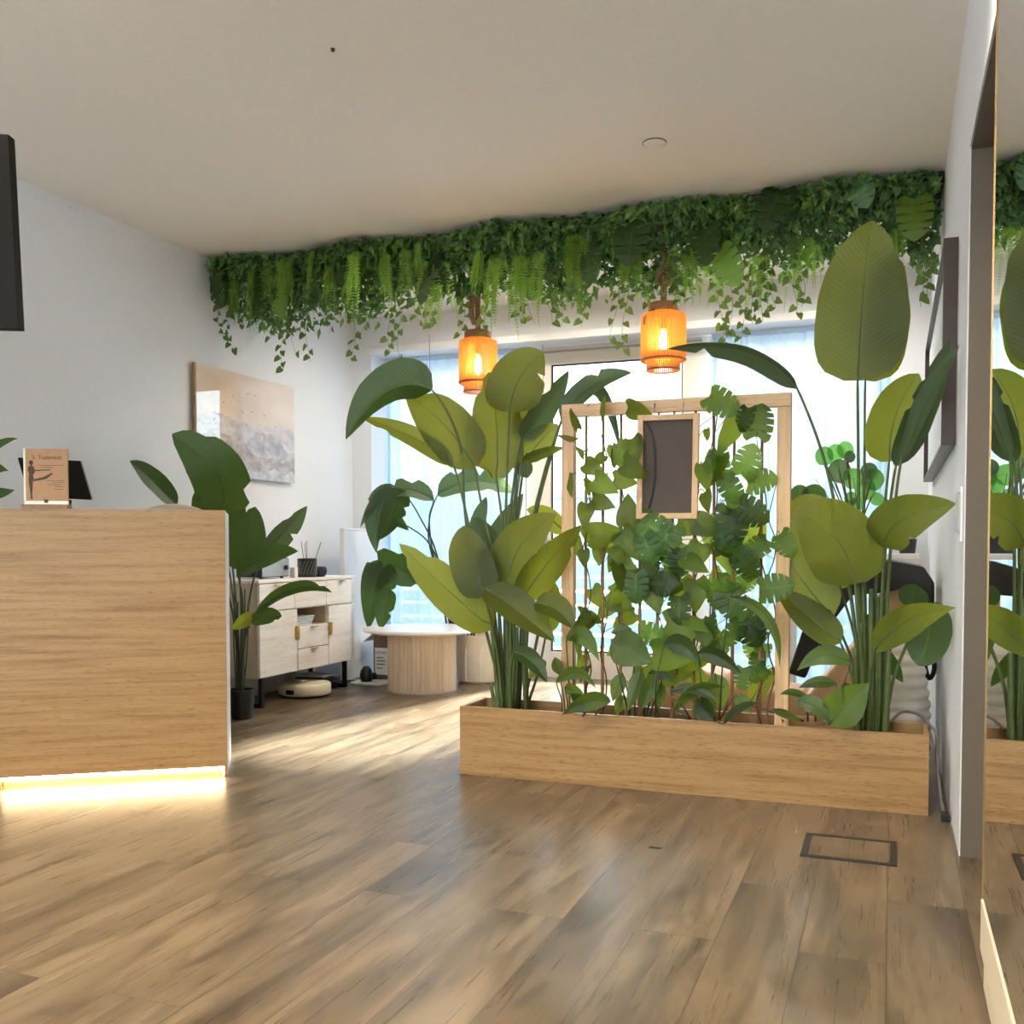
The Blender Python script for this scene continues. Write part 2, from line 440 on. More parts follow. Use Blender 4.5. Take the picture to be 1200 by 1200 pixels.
def px_leaf(parent, mat, b, t, wpx, Y, m=None, roll=0, shape='paddle', fold=.14, curl=0, slits=(), stalk=None, stalk_mat=None, r=.006, wave=.03, name='leaf', **k):
    """one leaf seen from b to t in the photograph, standing at depth Y (or Y at base, Y at tip); its stalk runs through the given points"""
    Yb, Yt = Y if isinstance(Y, tuple) else (Y, Y)
    Yb, Yt = Yb - DY, Yt - DY
    p0, p1 = at(*b, Yb), at(*t, Yt)
    if m: mid = at(*m, (Yb + Yt) / 2)
    else: mid = (p0 + p1) / 2 + Vector((0, 0, .05)) * (p1 - p0).length
    hw = metres(wpx, mid) / 2
    T = (p1 - p0).normalized(); n = (CAM - mid).normalized(); n = (n - T * n.dot(T)).normalized()
    n = Matrix.Rotation(math.radians(roll), 3, T) @ n
    c = max(.35, abs(math.cos(math.radians(roll))))
    mb = MB(); leaf_pts(mb, p0, p1, mid, hw / c, n, shape, fold, curl, slits=slits, wave=wave, ph=random.random() * 6, **k)
    o = mb.build(name, mat, parent, smooth=True)
    if stalk:
        ctl = mid * 2 - (p0 + p1) * .5
        rib = [p0 * (1 - q) ** 2 + ctl * (2 * q * (1 - q)) + p1 * q * q + n * .0015 for q in (.12, .3, .5, .7, .9)]
        pts = [at(u, v, y - DY) for (u, v, y) in stalk] + [p0] + rib; k0 = len(stalk) / (len(pts) - 1)
        MB().tube(pts, lambda q: r * (1.25 - .5 * q / k0) if q < k0 else max(.0007, r * .62 * (1 - (q - k0) / (1 - k0))), 7, 6).build('stalk', stalk_mat or M['stalk'], parent, smooth=True)
    return o

# ------------------------------------------------------------------ the room
XL, XR, YB, YW, YF, ZC = -4.02, .215, 6.9, 7.2, -2.6, 2.81
struct('floor', MB().box(XL - .1, XR + .5, YF, YW + .12, -.1, 0), M['floor'], origin=(0, 0, 0))
struct('ceiling', MB().box(XL - .1, XR + .5, YF, YB + .4, ZC, ZC + .12), M['ceiling'], origin=(0, 0, ZC))
struct('wall_left', MB().box(XL - .12, XL, YF, YB + .4, 0, ZC), M['wall'])
struct('wall_front', MB().box(XL - .1, -3.5, YF - .12, YF, 0, ZC).box(-.3, XR + .5, YF - .12, YF, 0, ZC).box(-3.5, -.3, YF - .12, YF, 0, .35).box(-3.5, -.3, YF - .12, YF, 2.6, ZC), M['wall'])
NY0, NY1, NZ = 1.2, 3.48, 2.27                 # niche behind the mirror
struct('wall_right', MB().box(XR, XR + .5, NY1, YB + .4, 0, ZC).box(XR, XR + .5, NY0, NY1, NZ, ZC).box(XR + .36, XR + .5, NY0, NY1, 0, NZ).box(XR, XR + .5, YF, NY0, 0, ZC), M['wall'])
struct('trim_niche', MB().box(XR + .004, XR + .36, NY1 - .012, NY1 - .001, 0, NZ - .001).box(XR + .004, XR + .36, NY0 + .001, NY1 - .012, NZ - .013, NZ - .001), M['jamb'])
OX0, OX1, OZ = -3.85, -.008, 2.525
struct('wall_back', MB().box(XL, OX0, YB, YB + .4, 0, ZC).box(OX1, XR, YB, YB + .4, 0, ZC).box(OX0, OX1, YB, YB + .4, OZ, ZC), M['wall'])
struct('trim_lintel', MB().box(OX0 + .002, OX1 - .002, YB - .02, YB + .03, OZ - .005, OZ + .05, .004), M['white_gloss'])
# window wall: glazed door between two fixed lights, frames in painted metal
def window(name, x0, x1, z0, z1, fr=.07, rails=()):
    f = MB()
    f.box(x0, x0 + fr, YW, YW + .07, z0, z1).box(x1 - fr, x1, YW, YW + .07, z0, z1)
    f.box(x0 + fr, x1 - fr, YW, YW + .07, z0, z0 + fr).box(x0 + fr, x1 - fr, YW, YW + .07, z1 - fr, z1)
    o = struct(name, f, M['frame_white'])
    g = MB()
    g.box(x0 + fr, x1 - fr, YW + .03, YW + .036, z0 + fr, z1 - fr); g.build('pane', M['glass'], o)
    s = MB(); e = .012
    s.box(x0 + fr, x0 + fr + e, YW + .02, YW + .029, z0 + fr, z1 - fr).box(x1 - fr - e, x1 - fr, YW + .02, YW + .029, z0 + fr, z1 - fr)
    s.box(x0 + fr + e, x1 - fr - e, YW + .02, YW + .029, z1 - fr - e, z1 - fr).box(x0 + fr + e, x1 - fr - e, YW + .02, YW + .029, z0 + fr, z0 + fr + e)
    s.build('seal', M['black'], o)
    return o
window('window_1', OX0, -2.66, .0, 2.6)
dr = window('door_1', -2.655, -1.24, .0, 2.6, .20)
MB().box(-2.58, -1.3, YW - .012, YW - .002, 2.49, 2.505).build('door_rail', M['silver'], dr)
MB().box(-2.52, -2.48, YW - .05, YW - .001, .98, 1.12, .006).box(-2.51, -2.37, YW - .06, YW - .04, 1.04, 1.06, .006).build('door_handle', M['silver'], dr)
window('window_2', -1.235, OX1, .0, 2.6)
struct('wall_sill', MB().box(XL, XR, YW + .07, YW + .1, 2.6, ZC + .1), M['wall'])

f3 = MB()                                      # unseen window added behind the photographer to let in fill daylight
for x in (-3.5, -1.94, -.36): f3.box(x, x + .06, YF - .09, YF - .03, .35, 2.6)
struct('window_added', f3.box(-3.44, -.36, YF - .09, YF - .03, .35, .41).box(-3.44, -.36, YF - .09, YF - .03, 2.54, 2.6), M['frame_white'])
# the street side of the glass
struct('pavement', MB().box(-40, 30, YW + .12, 60, -.25, -.15), M['pavement'])
fe = thing('slatted_fence', 'pale grey fence of horizontal boards outside the glazed door', 'fence', (-2.5, 10.4, -.15))
for k in range(7):
    z = -.1 + k * .16
    MB().box(-6.5, 3.5, 10.38, 10.41, z, z + .125).build('board', M['fence'], fe)
for x in (-6.4, -4.4, -2.4, -.4, 1.6, 3.4): MB().box(x, x + .08, 10.42, 10.5, -.15, 1.05).build('post', M['fence'], fe)
bd = thing('low_building', 'pale low building beyond the fence, across the street', 'building', (-9, 34, -.15))
MB().box(-30, 14, 32, 40, -.15, 2.7).build('wall', M['far_wall'], bd)
MB().box(-30.3, 14.3, 31.6, 40.4, 2.7, 2.95).build('roof', M['silver'], bd)
for k in range(14): MB().box(-28 + k * 3, -26.6 + k * 3, 31.94, 31.99, .6, 2.0).build('window', M['far_window'], bd)

# curtains
def curtain(name, x0, x1, y, z0, z1, waves, amp, label, seed):
    rnd = random.Random(seed); nx, nz = waves * 10, 10
    ph = [rnd.uniform(-.6, .6) for _ in range(waves + 2)]
    vs = []
    for j in range(nz + 1):
        z = z0 + (z1 - z0) * j / nz
        for i in range(nx + 1):
            q = i / nx; k = q * waves
            a = amp * (.75 + .25 * math.sin(k * 1.7 + seed)) * (1.15 - .4 * j / nz)
            vs.append((x0 + (x1 - x0) * q + .012 * math.sin(k * 5 + j * .3), y + a * math.sin(2 * PI * k + ph[int(k)] * .5) , z))
    n = nx + 1
    fs = [(j * n + i, j * n + i + 1, (j + 1) * n + i + 1, (j + 1) * n + i) for j in range(nz) for i in range(nx)]
    r = thing(name, label, 'curtain', ((x0 + x1) / 2, y, z0))
    MB().add(vs, fs).build('voile', M['sheer'], r, smooth=True)
    MB().box(x0, x1, y - .012, y + .012, z1 - .005, z1 + .03, .004).build('header_tape', M['sheer'], r)
    return r
CY = 7.115
curtain('sheer_curtain', -3.835, -2.66, CY, .015, 2.49, 13, .030, 'white sheer curtain hanging left of the glazed door', 1)
curtain('sheer_curtain', -1.215, -.02, CY, .015, 2.49, 12, .028, 'white sheer curtain hanging right of the glazed door, behind the tall leaves', 2)
tr = MB().tube([(-3.835, CY, 2.526), (-.02, CY, 2.526)], .007, 8).build('curtain_rail', M['white_gloss'])
tag(tr, 'thin white curtain rail under the lintel of the window wall', 'curtain rail')
for k, (u, v0, v1, lab) in enumerate([(503, 392, 452, 'thin wire dropping from the lintel to the drooping leaf at left'), (636, 404, 470, 'thin wire dropping from the lintel beside the glazed door')]):
    tag(MB().tube([at(u, v0, 6.86), at(u + 1, v1, 6.86)], .0022, 6).build('hanging_wire', M['cable']), lab, 'wire', 'wires hanging from the lintel')

# mirror, plinth under it, ceiling and wall fittings
mm = NT('mirror_silver'); mm.b.inputs['Base Color'].default_value = (.90, .91, .90, 1); mm.b.inputs['Metallic'].default_value = 1; mm.b.inputs['Roughness'].default_value = .008
MX, MY0, MY1, MZ0, MZ1 = .203, -.6, 2.46, .20, 2.66
mi = thing('wall_mirror', 'tall frameless wall mirror with thin gold edge, on the right wall', 'mirror', (MX, 1.0, MZ0))
MB().box(MX, XR - .001, MY0, MY1, MZ0, MZ1).build('glass', mm.m, mi)
for y in (MY1, MY0 - .006): MB().box(MX - .002, XR - .001, y, y + .006, MZ0, MZ1).build('gold_edge', M['gold_edge'], mi)
struct('trim_1', MB().box(MX - .003, XR - .001, -2, 2.47, .08, MZ0 - .003, .002).box(MX + .004, XR - .001, -2, 2.45, .0, .08), M['cream'])

# ceiling fittings
def downlight(x, y, watts=SPOT_W, tint=(1, .88, .70), cone=120):
    r = thing('downlight', 'round recessed downlight in the ceiling', 'ceiling light', (x, y, ZC), 'recessed ceiling downlights')
    MB().lathe([(.030, -.002), (.046, -.008), (.050, -.001), (.050, 0)], (x, y, ZC), 28).build('ring', M['white_gloss'], r, smooth=True)
    MB().lathe([(.0, -.0035), (.028, -.0035)], (x, y, ZC), 24, caps=False).build('disc', M['lamp_disc'], r)
    l = bpy.data.lights.new('downlight_lamp', 'SPOT'); l.energy = watts; l.color = tint; l.spot_size = math.radians(cone); l.spot_blend = .8; l.shadow_soft_size = .04
    o = bpy.data.objects.new('downlight_lamp', l); o.parent = r; o.location = (0, 0, -.02); C.objects.link(o)
for x, y in ((-.25, 2.45), (-1.25, 2.3)): downlight(x, y, SPOT_W * 1.7)
for x, y in ((-2.3, 1.9), (-.3, .9), (-1.5, .6), (-2.8, .5), (-.8, -1.2), (-2.4, -1.2)): downlight(x, y)  # further downlights added out of view as room fill
for x in (-2.9, -2.1, -1.3, -.5): downlight(x, 6.2, BACK_SPOT_W, (1, .90, .74), 172)  # hidden row added to brighten the lintel and the back of the room
def uplighter(x, y, where, gain=1.0):  # unseen lamp, added to brighten the ceiling and walls
    r = thing('added_uplighter', 'unseen bowl-headed uplighter added for ceiling fill ' + where, 'added fill lamp', (x, y, 0), 'added unseen fill lamps')
    MB().lathe([(0, 0), (.14, 0), (.14, .015), (.02, .03), (0, .03)], (x, y, 0), 32, caps=False).build('base', M['black_metal'], r, smooth=True, sharp=40)
    MB().tube([(x, y, .03), (x, y, 1.70)], .012, 10).build('pole', M['black_metal'], r)
    MB().lathe([(.015, 1.70), (.10, 1.76), (.14, 1.82), (.136, 1.82), (.095, 1.765), (0, 1.72)], (x, y, 0), 32, caps=False).build('bowl', M['white_gloss'], r, smooth=True)
    MB().lathe([(0, 1.725), (.04, 1.735), (.03, 1.765), (0, 1.775)], (x, y, 0), 16, caps=False).build('bulb', M['lamp_disc'], r, smooth=True)
    l = bpy.data.lights.new('added_uplighter_lamp', 'SPOT'); l.energy = UPLIGHT_FILL_W * gain; l.color = (1, .95, .90); l.spot_size = math.radians(165); l.spot_blend = 1; l.shadow_soft_size = .08
    o = bpy.data.objects.new('added_uplighter_lamp', l); o.parent = r; o.location = (0, 0, 1.84); o.rotation_euler = (PI, 0, 0); C.objects.link(o)
uplighter(-3.7, .1, 'against the left wall', .75)
uplighter(-2.0, -1.4, 'in the middle of the room behind')
uplighter(-.35, -1.7, 'near the mirror end behind', 1.9)
p = atZ(767, 167, ZC)
sd = thing('ceiling_cover', 'flush white round cover on the ceiling before the greenery', 'ceiling cover', p)
MB().lathe([(.0, -.006), (.046, -.006), (.05, -.004), (.05, 0)], p, 36, caps=False).build('disc', M['ceiling'], sd, smooth=True)
MB().lathe([(.05, -.0042), (.0535, -.003), (.0535, 0)], p, 36, caps=False).build('rim', M['jamb'], sd)
p = atZ(390, 57, ZC)
tag(MB().lathe([(0, -.012), (.006, -.01), (.008, 0)], p, 12).build('ceiling_hook', M['black']), 'tiny dark screw hook in the bare ceiling', 'hook')
for u, v, lab in ((81, 240, 'small white wall hook just under the ceiling, left of its twin'), (89, 243, 'small white wall hook just under the ceiling, nearer the greenery than its twin')):
    q = atX(u, v, XL); q.z = min(q.z, ZC - .04)
    tag(MB().tube([q, q + Vector((.02, 0, 0)), q + Vector((.03, 0, -.012)), q + Vector((.03, 0, -.03))], .004, 8, 3).build('wall_hook', M['white_gloss']), lab, 'hook', 'small wall hooks')

# floor hatch with a dark frame
a, b, c_, d_ = (atZ(938, 1003, 0), atZ(1050, 1016, 0), atZ(1052, 988, 0), atZ(945, 976, 0))
hx0, hx1, hy0, hy1 = -.267, .028, 3.287, 3.562
hz = .0035; fw = .022
ht = thing('floor_hatch', 'square wood-topped floor outlet hatch with dark metal frame', 'floor hatch', (-.12, 3.425, 0))
MB().box(hx0, hx1, hy0, hy0 + fw, 0, hz).box(hx0, hx1, hy1 - fw, hy1, 0, hz).box(hx0, hx0 + fw, hy0 + fw, hy1 - fw, 0, hz).box(hx1 - fw, hx1, hy0 + fw, hy1 - fw, 0, hz).build('frame', M['hatch'], ht)
MB().box(hx0 + fw, hx1 - fw, hy0 + fw, hy1 - fw, 0, .0022).build('lid', M['floor'], ht)
p = atZ(768, 994, 0)
tag(MB().box(p.x - .02, p.x + .02, p.y - .005, p.y + .005, .0, .004, .001).build('floor_plug', M['hatch']), 'tiny dark oblong plug lying on the floor before the planter', 'plug')

# ------------------------------------------------------------------ reception counter
E1 = Vector((-.815, -.579, 0)); C0 = Vector((-2.70, 3.547, 0))
ang = math.atan2(-E1.y, -E1.x)                # local +x runs along the front to the right end, +y goes to the back
CH = 1.163
ct = thing('reception_counter', 'travertine-look reception counter with a lit strip along its foot', 'counter', C0, rot=(0, 0, ang))
LN = 1.2
MB().box(-LN, 0, 0, .022, .045, CH).box(-LN, -.905, 0, .022, 0, .045).box(-.012, 0, 0, .022, 0, .045).build('front_panel', M['travertine'], ct, local=True)
MB().box(-.022, 0, .0225, .50, 0, CH - .002, .001).build('side_panel', M['white_gloss'], ct, local=True)
MB().box(-LN, -.0225, .0225, .50, CH - .03, CH - .002, .001).build('worktop', M['white_gloss'], ct, local=True)
MB().box(-LN, -LN + .022, .0225, .50, 0, CH - .031).box(-LN + .022, -.023, .47, .49, .1, .75).build('carcass', M['white_gloss'], ct, local=True)
MB().box(-.903, -.024, .034, .05, 0, .06).build('toe_board', M['travertine'], ct, local=True)
MB().box(-.90, -.016, .006, .020, .030, .0445).build('light_strip', M['led'], ct, local=True)
def cpt(x, y, z):                              # a point in the counter's own directions
    return C0 + Matrix.Rotation(ang, 3, 'Z') @ Vector((x, y, z))
def on_counter(u, y, z):                       # along the counter, at depth y, under picture column u
    best = min((abs((lambda q: 600 + F * q.dot(_R) / q.dot(_F))(cpt(x / 200, y, z) - CAM) - u), x) for x in range(-350, 1))
    return cpt(best[1] / 200, y, z)

# kraft card stand
p = on_counter(55, .10, CH)
st = thing('menu_stand', 'upright kraft card sign in clear holder on wooden block, on the counter', 'sign', p, rot=(0, 0, ang - .18))
MB().box(-.094, .094, -.03, .03, 0, .02, .003).build('base_block', M['block'], st, local=True)
MB().box(-.09, .09, -.006, .006, .0195, .036).build('clear_foot', M['acrylic'], st, local=True)
MB().box(-.083, .09, -.005, .005, .036, .256, .001).build('card', M['kraft'], st, local=True)
MB().box(-.092, -.0832, -.006, .006, .036, .258, .001).build('lit_edge', M['acrylic'], st, local=True)
MB().box(-.008, .008, -.0085, -.0055, .028, .042, .001).build('clip', M['black'], st, local=True)
ink = MB()
def ell(mb, cx, cz, rx, rz, y=-.0056, n=16, rot=0):
    pts = []
    for k in range(n):
        a = 2 * PI * k / n; x, z = rx * math.cos(a), rz * math.sin(a)
        pts.append((cx + x * math.cos(rot) - z * math.sin(rot), y, cz + x * math.sin(rot) + z * math.cos(rot)))
    mb.add(pts, [tuple(range(n))])
def poly(mb, pts, y=-.0056): mb.add([(x, y, z) for x, z in pts], [tuple(range(len(pts)))])
# standing figure with one leg raised to the side
ell(ink, -.060, .198, .0085, .010); poly(ink, [(-.064, .19), (-.056, .19), (-.056, .182), (-.064, .182)])
poly(ink, [(-.072, .182), (-.05, .182), (-.047, .165), (-.053, .145), (-.048, .125), (-.072, .125), (-.069, .15), (-.075, .168)])
poly(ink, [(-.072, .125), (-.053, .125), (-.055, .09), (-.058, .06), (-.055, .044), (-.064, .044), (-.064, .06), (-.068, .09)])
poly(ink, [(-.055, .118), (-.048, .128), (-.01, .137), (.022, .154), (.03, .151), (.0, .128)])
poly(ink, [(-.05, .18), (-.046, .172), (-.046, .152), (-.052, .15), (-.051, .165)])
poly(ink, [(-.046, .166), (.018, .17), (.02, .166), (-.046, .161)])
for x0, x1, z in ((-.03, .078, .185), (-.02, .03, .177), (-.0, .076, .121), (.03, .074, .112), (.005, .06, .104), (.035, .076, .096), (.032, .07, .084)):
    ink.box(x0, x1, -.0057, -.0051, z, z + .0018)
ink.build('printed_figure', M['ink'], st, local=True)
def text(body, size, loc, rot, mat, parent, name):
    cu = bpy.data.curves.new(name, 'FONT'); cu.body = body; cu.size = size; cu.extrude = .0002; cu.align_x = 'CENTER'
    o = bpy.data.objects.new(name, cu); C.objects.link(o)
    bpy.context.view_layer.update()
    me = bpy.data.meshes.new_from_object(o.evaluated_get(bpy.context.evaluated_depsgraph_get()))
    bpy.data.objects.remove(o); bpy.data.curves.remove(cu)
    me.name = name; me.materials.clear(); me.materials.append(mat)
    n = bpy.data.objects.new(name, me); n.location = loc; n.rotation_euler = rot; n.parent = parent; C.objects.link(n); return n
text('S  Tuesmeds', .024, (0.006, -.0056, .212), (PI / 2, 0, 0), M['ink'], st, 'printed_title')

# dark tablet leaning on its stand behind the card
p = on_counter(66, .33, CH)
tb = thing('counter_screen', 'black tablet screen with silver edge, leaning on the counter behind the card', 'tablet', p)
dz = depth(p) / F
u_ = _R; vv = _U; ww = _H
def tp(x, y, z): return CAM + ray(x, y) / F * (depth(p) + z * dz)
TL, TR, BR, BL = tp(21, 536, 15), tp(94, 540, 45), tp(107, 584, 7), tp(34, 580, -23)
nn = (TR - TL).cross(BL - TL).normalized()
if nn.dot(CAM - p) > 0: nn = -nn
MB().slab([TL, TR, BR, BL], .010, nn, .001).build('screen', M['screen'], tb)
sh = (TR - TL).normalized() * .006
MB().slab([TR + sh * .2, TR + sh, BR + sh, BR + sh * .2], .012, nn).build('silver_edge', M['silver'], tb)
mc = (BL + BR) / 2
MB().slab([mc + nn * .02 + _R * -.05, mc + nn * .02 + _R * .05, mc + _R * .05 + nn * .12 + Vector((0, 0, .06)), mc + _R * -.05 + nn * .12 + Vector((0, 0, .06))], .012, (0, 0, -1)).build('stand', M['black'], tb)
MB().box(mc.x - .06, mc.x + .06, mc.y - .02, mc.y + .13, CH, CH + .012, .003).build('foot', M['black'], tb)

# small potted plant on the counter, mostly left of the frame
p = on_counter(-34, .26, CH)
sp = thing('counter_plant', 'small green potted plant at the left end of the counter', 'potted plant', p)
MB().lathe([(.0, 0), (.05, 0), (.065, .1), (.058, .1), (.055, .085), (0, .085)], p, 28, caps=False).build('pot', M['pot_white'], sp, smooth=True, sharp=40)
for b, t, m, wd in (((-34, 545), (21, 514), (-2, 521), 9), ((-30, 560), (10, 552), (-8, 549), 14), ((-34, 575), (17, 574), (-6, 578), 15), ((-40, 550), (-60, 515), None, 14)):
    px_leaf(sp, M['bird_dark'], b, t, wd, p.y + .01, m=m, shape='blade', stalk=[(-34, 585, p.y)], r=.0025)

# beige chair behind the counter: only its rounded back shows
p = on_counter(207, 1.0, 0); p.z = 0
chr_ = thing('desk_chair', 'beige upholstered chair with a rounded back behind the counter', 'chair', p, rot=(0, 0, ang))
def chair_back():
    pts = [(.19 * math.sin(a), .09 + .12 * (math.cos(a) * .2), 0) for a in [0]]
    o = MB(); out = []
    for k in range(25):
        a = PI * k / 24; out.append((.25 * math.cos(a), 0, 1.06 + .172 * math.sin(a)))
    out += [(-.2, 0, .62), (.2, 0, .62)]
    return MB().slab(out, .07, (0, 1, 0), .02)
chair_back().build('backrest', M['upholstery'], chr_, local=True, smooth=True)
MB().box(-.24, .24, .02, .5, .44, .53, .03).build('seat', M['upholstery'], chr_, local=True, smooth=True)
MB().tube([(0, .26, .08), (0, .26, .45)], .025, 12).build('column', M['black_metal'], chr_, local=True)
MB().tube([(0, .035, .5), (0, .07, .68)], .02, 10).build('back_bracket', M['black_metal'], chr_, local=True)
for k in range(5):
    a = 2 * PI * k / 5 + .3; e = Vector((math.cos(a), math.sin(a), 0)) * .26
    g = MB().tube([(0, .26, .1), (e.x, .26 + e.y, .06)], .014, 8).build('leg', M['black_metal'], chr_, local=True)
    MB().lathe([(.0, 0), (.022, .004), (.026, .022), (.022, .042), (0, .046)], (e.x, .26 + e.y, .0), 12, caps=False).build('caster', M['black'], g, local=True)

# hanging screen at the left edge
tv = thing('hanging_screen', 'black flat screen hung from the ceiling at the left edge, tilted down', 'screen', cam_o.location + ray(-190, 290) / F * 2.75)
A, B = CAM + ray(10, 157) / F * 2.73, CAM + ray(22, 386) / F * 2.79
lft = -(_R * .99 + _H * .10).normalized() * 1.0
nn = (B - A).cross(lft).normalized()
if nn.dot(CAM - A) > 0: nn = -nn
MB().slab([A, B, B + lft, A + lft], .045, nn, .003).build('panel', M['screen'], tv)
mid = (A + B) / 2 + lft * .5 + nn * .06
MB().box(mid.x - .1, mid.x + .1, mid.y - .015, mid.y + .05, mid.z - .1, mid.z + .1, .004).build('bracket', M['black_metal'], tv)
MB().tube([(mid.x, mid.y + .05, mid.z), (mid.x, mid.y + .06, ZC)], .02, 12).build('ceiling_pole', M['black_metal'], tv)

# ------------------------------------------------------------------ left wall
def art_mat():
    t = NT('mountain_print')
    uv = t.node('ShaderNodeUVMap'); sep = t.node('ShaderNodeSeparateXYZ'); t.link(uv.outputs[0], sep.inputs[0])
    sky_ = t.ramp(t.noise(uv.outputs[0], 2.2, 4), [(.35, lin((206, 182, 160))), (.7, lin((224, 208, 192)))])
    col = sky_
    for k, (base, amp, fr, c1, c2) in enumerate([(.50, .62, 2.6, (170, 160, 162), (208, 196, 190)), (.36, .6, 3.6, (132, 126, 136), (196, 180, 166)), (.22, .5, 4.8, (116, 106, 104), (184, 166, 150)), (.06, .42, 6.0, (152, 146, 150), (206, 196, 190))]):
        cx = t.node('ShaderNodeCombineXYZ'); t.link(sep.outputs[0], cx.inputs[0]); cx.inputs[1].default_value = k * 3.7 + .4
        n = t.noise(cx.outputs[0], fr, 5, .55)
        h = t.node('ShaderNodeMath', operation='MULTIPLY_ADD'); t.link(n, h.inputs[0]); h.inputs[1].default_value = amp; h.inputs[2].default_value = base - amp * .42
        lt = t.node('ShaderNodeMath', operation='LESS_THAN'); t.link(sep.outputs[1], lt.inputs[0]); t.link(h.outputs[0], lt.inputs[1])
        tex = t.ramp(t.noise(t.coord((1, 1, 2), 'UV', (0, 0, .6)), 7 + k * 2, 5, .65), [(.36, lin(c1)), (.62, lin(c2))])
        col = t.mix(lt.outputs[0], col, tex)
    t.link(col, t.b.inputs['Base Color']); t.b.inputs['Roughness'].default_value = .03; t.b.inputs['Specular IOR Level'].default_value = .8
    t.b.inputs['Coat Weight'].default_value = .6; t.b.inputs['Coat Roughness'].default_value = .01
    return t.m
AM = art_mat()
def print_panel(x, y0, y1, z0, z1, th, face):
    b = MB()
    s = 1 if face > 0 else -1
    vs = [(x + s * th, y0, z0), (x + s * th, y1, z0), (x + s * th, y1, z1), (x + s * th, y0, z1), (x, y0, z0), (x, y1, z0), (x, y1, z1), (x, y0, z1)]
    fs = [(0, 1, 2, 3), (5, 4, 7, 6), (4, 0, 3, 7), (1, 5, 6, 2), (3, 2, 6, 7), (4, 5, 1, 0)]
    u = [(0, 0), (1, 0), (1, 1), (0, 1)] * 2
    return b.add(vs, fs, u)
ar = thing('glass_print', 'frameless glossy print of misty mountains and small birds on the left wall', 'picture', (XL, 5.47, 1.46))
print_panel(XL + .012, 4.975, 6.035, 1.46, 2.135, .018, 1).build('print', AM, ar)
MB().box(XL + .001, XL + .012, 5.2, 5.8, 1.7, 2.0).build('hanger', M['silver'], ar)
MB().box(XL + .012, XL + .031, 4.958, 4.974, 1.46, 2.135).build('side_edge', M['block'], ar)
bi = MB()
for k in range(22):
    y = 5.10 + random.random() * .75; z = 1.82 + random.random() * .25 - abs(y - 5.4) * .25; r = .004 + random.random() * .008
    bi.add([(XL + .0306, y - r, z + r * .7), (XL + .0306, y, z - r * .4), (XL + .0306, y + r, z + r * .6), (XL + .0306, y, z + r * .5)], [(0, 1, 2, 3)])
tag(bi.build('bird_print', M['ink'], ar), kind='stuff')

# sideboard
SX0, SX1, SY0, SY1, SZ0, SZ1 = XL + .01, -3.62, 5.08, 6.235, .192, .80
sb = thing('sideboard', 'whitewashed wooden sideboard on black metal legs against the left wall', 'sideboard', (-3.81, 5.66, 0))
body = MB()
body.box(SX0, SX1 - .02, SY0, SY0 + .02, SZ0, SZ1 - .021).box(SX0, SX1 - .02, SY1 - .02, SY1, SZ0, SZ1 - .021)
body.box(SX0, SX1 - .02, SY0 + .02, SY1 - .02, SZ0, SZ0 + .02).box(SX0, SX0 + .01, SY0 + .02, SY1 - .02, SZ0 + .02, SZ1 - .021)
body.box(SX0 + .01, SX1 - .02, SY0 + .41, SY0 + .425, SZ0 + .02, SZ1 - .021).box(SX0 + .01, SX1 - .02, SY0 + .79, SY0 + .805, SZ0 + .02, SZ1 - .021)
body.box(SX0 + .01, SX1 - .02, SY0 + .02, SY1 - .02, SZ1 - .20, SZ1 - .185)
body.box(SX0 + .01, SX1 - .02, SY0 + .425, SY0 + .79, .47, .485)
body.build('carcass', M['ash_side'], sb)
MB().box(SX0, SX1, SY0 - .004, SY1 + .004, SZ1 - .02, SZ1, .003).build('top', M['ash'], sb)
def front(y0, y1, z0, z1, name, hd):
    f = MB().box(SX1 - .019, SX1, y0 + .003, y1 - .003, z0 + .003, z1 - .003, .002).build(name, M['ash'], sb)
    if hd == 'pull':
        m = (y0 + y1) / 2
        MB().box(SX1 + .0005, SX1 + .018, m - .035, m + .035, z1 - .012, z1 - .007, .001).build('pull', M['brass'], f)
    elif hd:
        y = y1 - .012 if hd > 0 else y0 + .012
        MB().box(SX1 + .0005, SX1 + .016, y - .018, y + .018, .40, .49, .006).build('tab_handle', M['brass'], f)
for k in range(3): front(SY0 + .385 * k, SY0 + .385 * (k + 1), SZ1 - .195, SZ1 - .022, 'drawer', 'pull')
front(SY0, SY0 + .417, SZ0, SZ1 - .197, 'door', 1); front(SY0 + .797, SY1, SZ0, SZ1 - .197, 'door', -1)
front(SY0 + .419, SY0 + .796, SZ0, .335, 'drawer', 'pull'); front(SY0 + .419, SY0 + .796, .335, .484, 'drawer', 'pull')
for y in (SY0 + .06, SY1 - .09):
    g = MB(); t_ = .026
    for x in (SX0 + .05, SX1 - .03 - t_): g.box(x, x + t_, y, y + t_, 0, SZ0)
    g.box(SX0 + .05 + t_, SX1 - .03 - t_, y, y + t_, 0, t_).build('leg', M['black_metal'], sb)
# in the open shelf
pp = thing('paper_stack', 'loose stack of papers in the open middle shelf of the sideboard', 'papers', (-3.76, 5.63, .486))
for k in range(5):
    MB().slab([(-3.86 + k * .006, 5.53 + k * .004, .486 + k * .012), (-3.65, 5.54 - k * .008, .486 + k * .012), (-3.645, 5.70 + k * .01, .486 + k * .013), (-3.85, 5.71, .486 + k * .013)], .008, (0, 0, 1)).build('sheet', M['paper'] if k % 2 else M['facade'], pp)
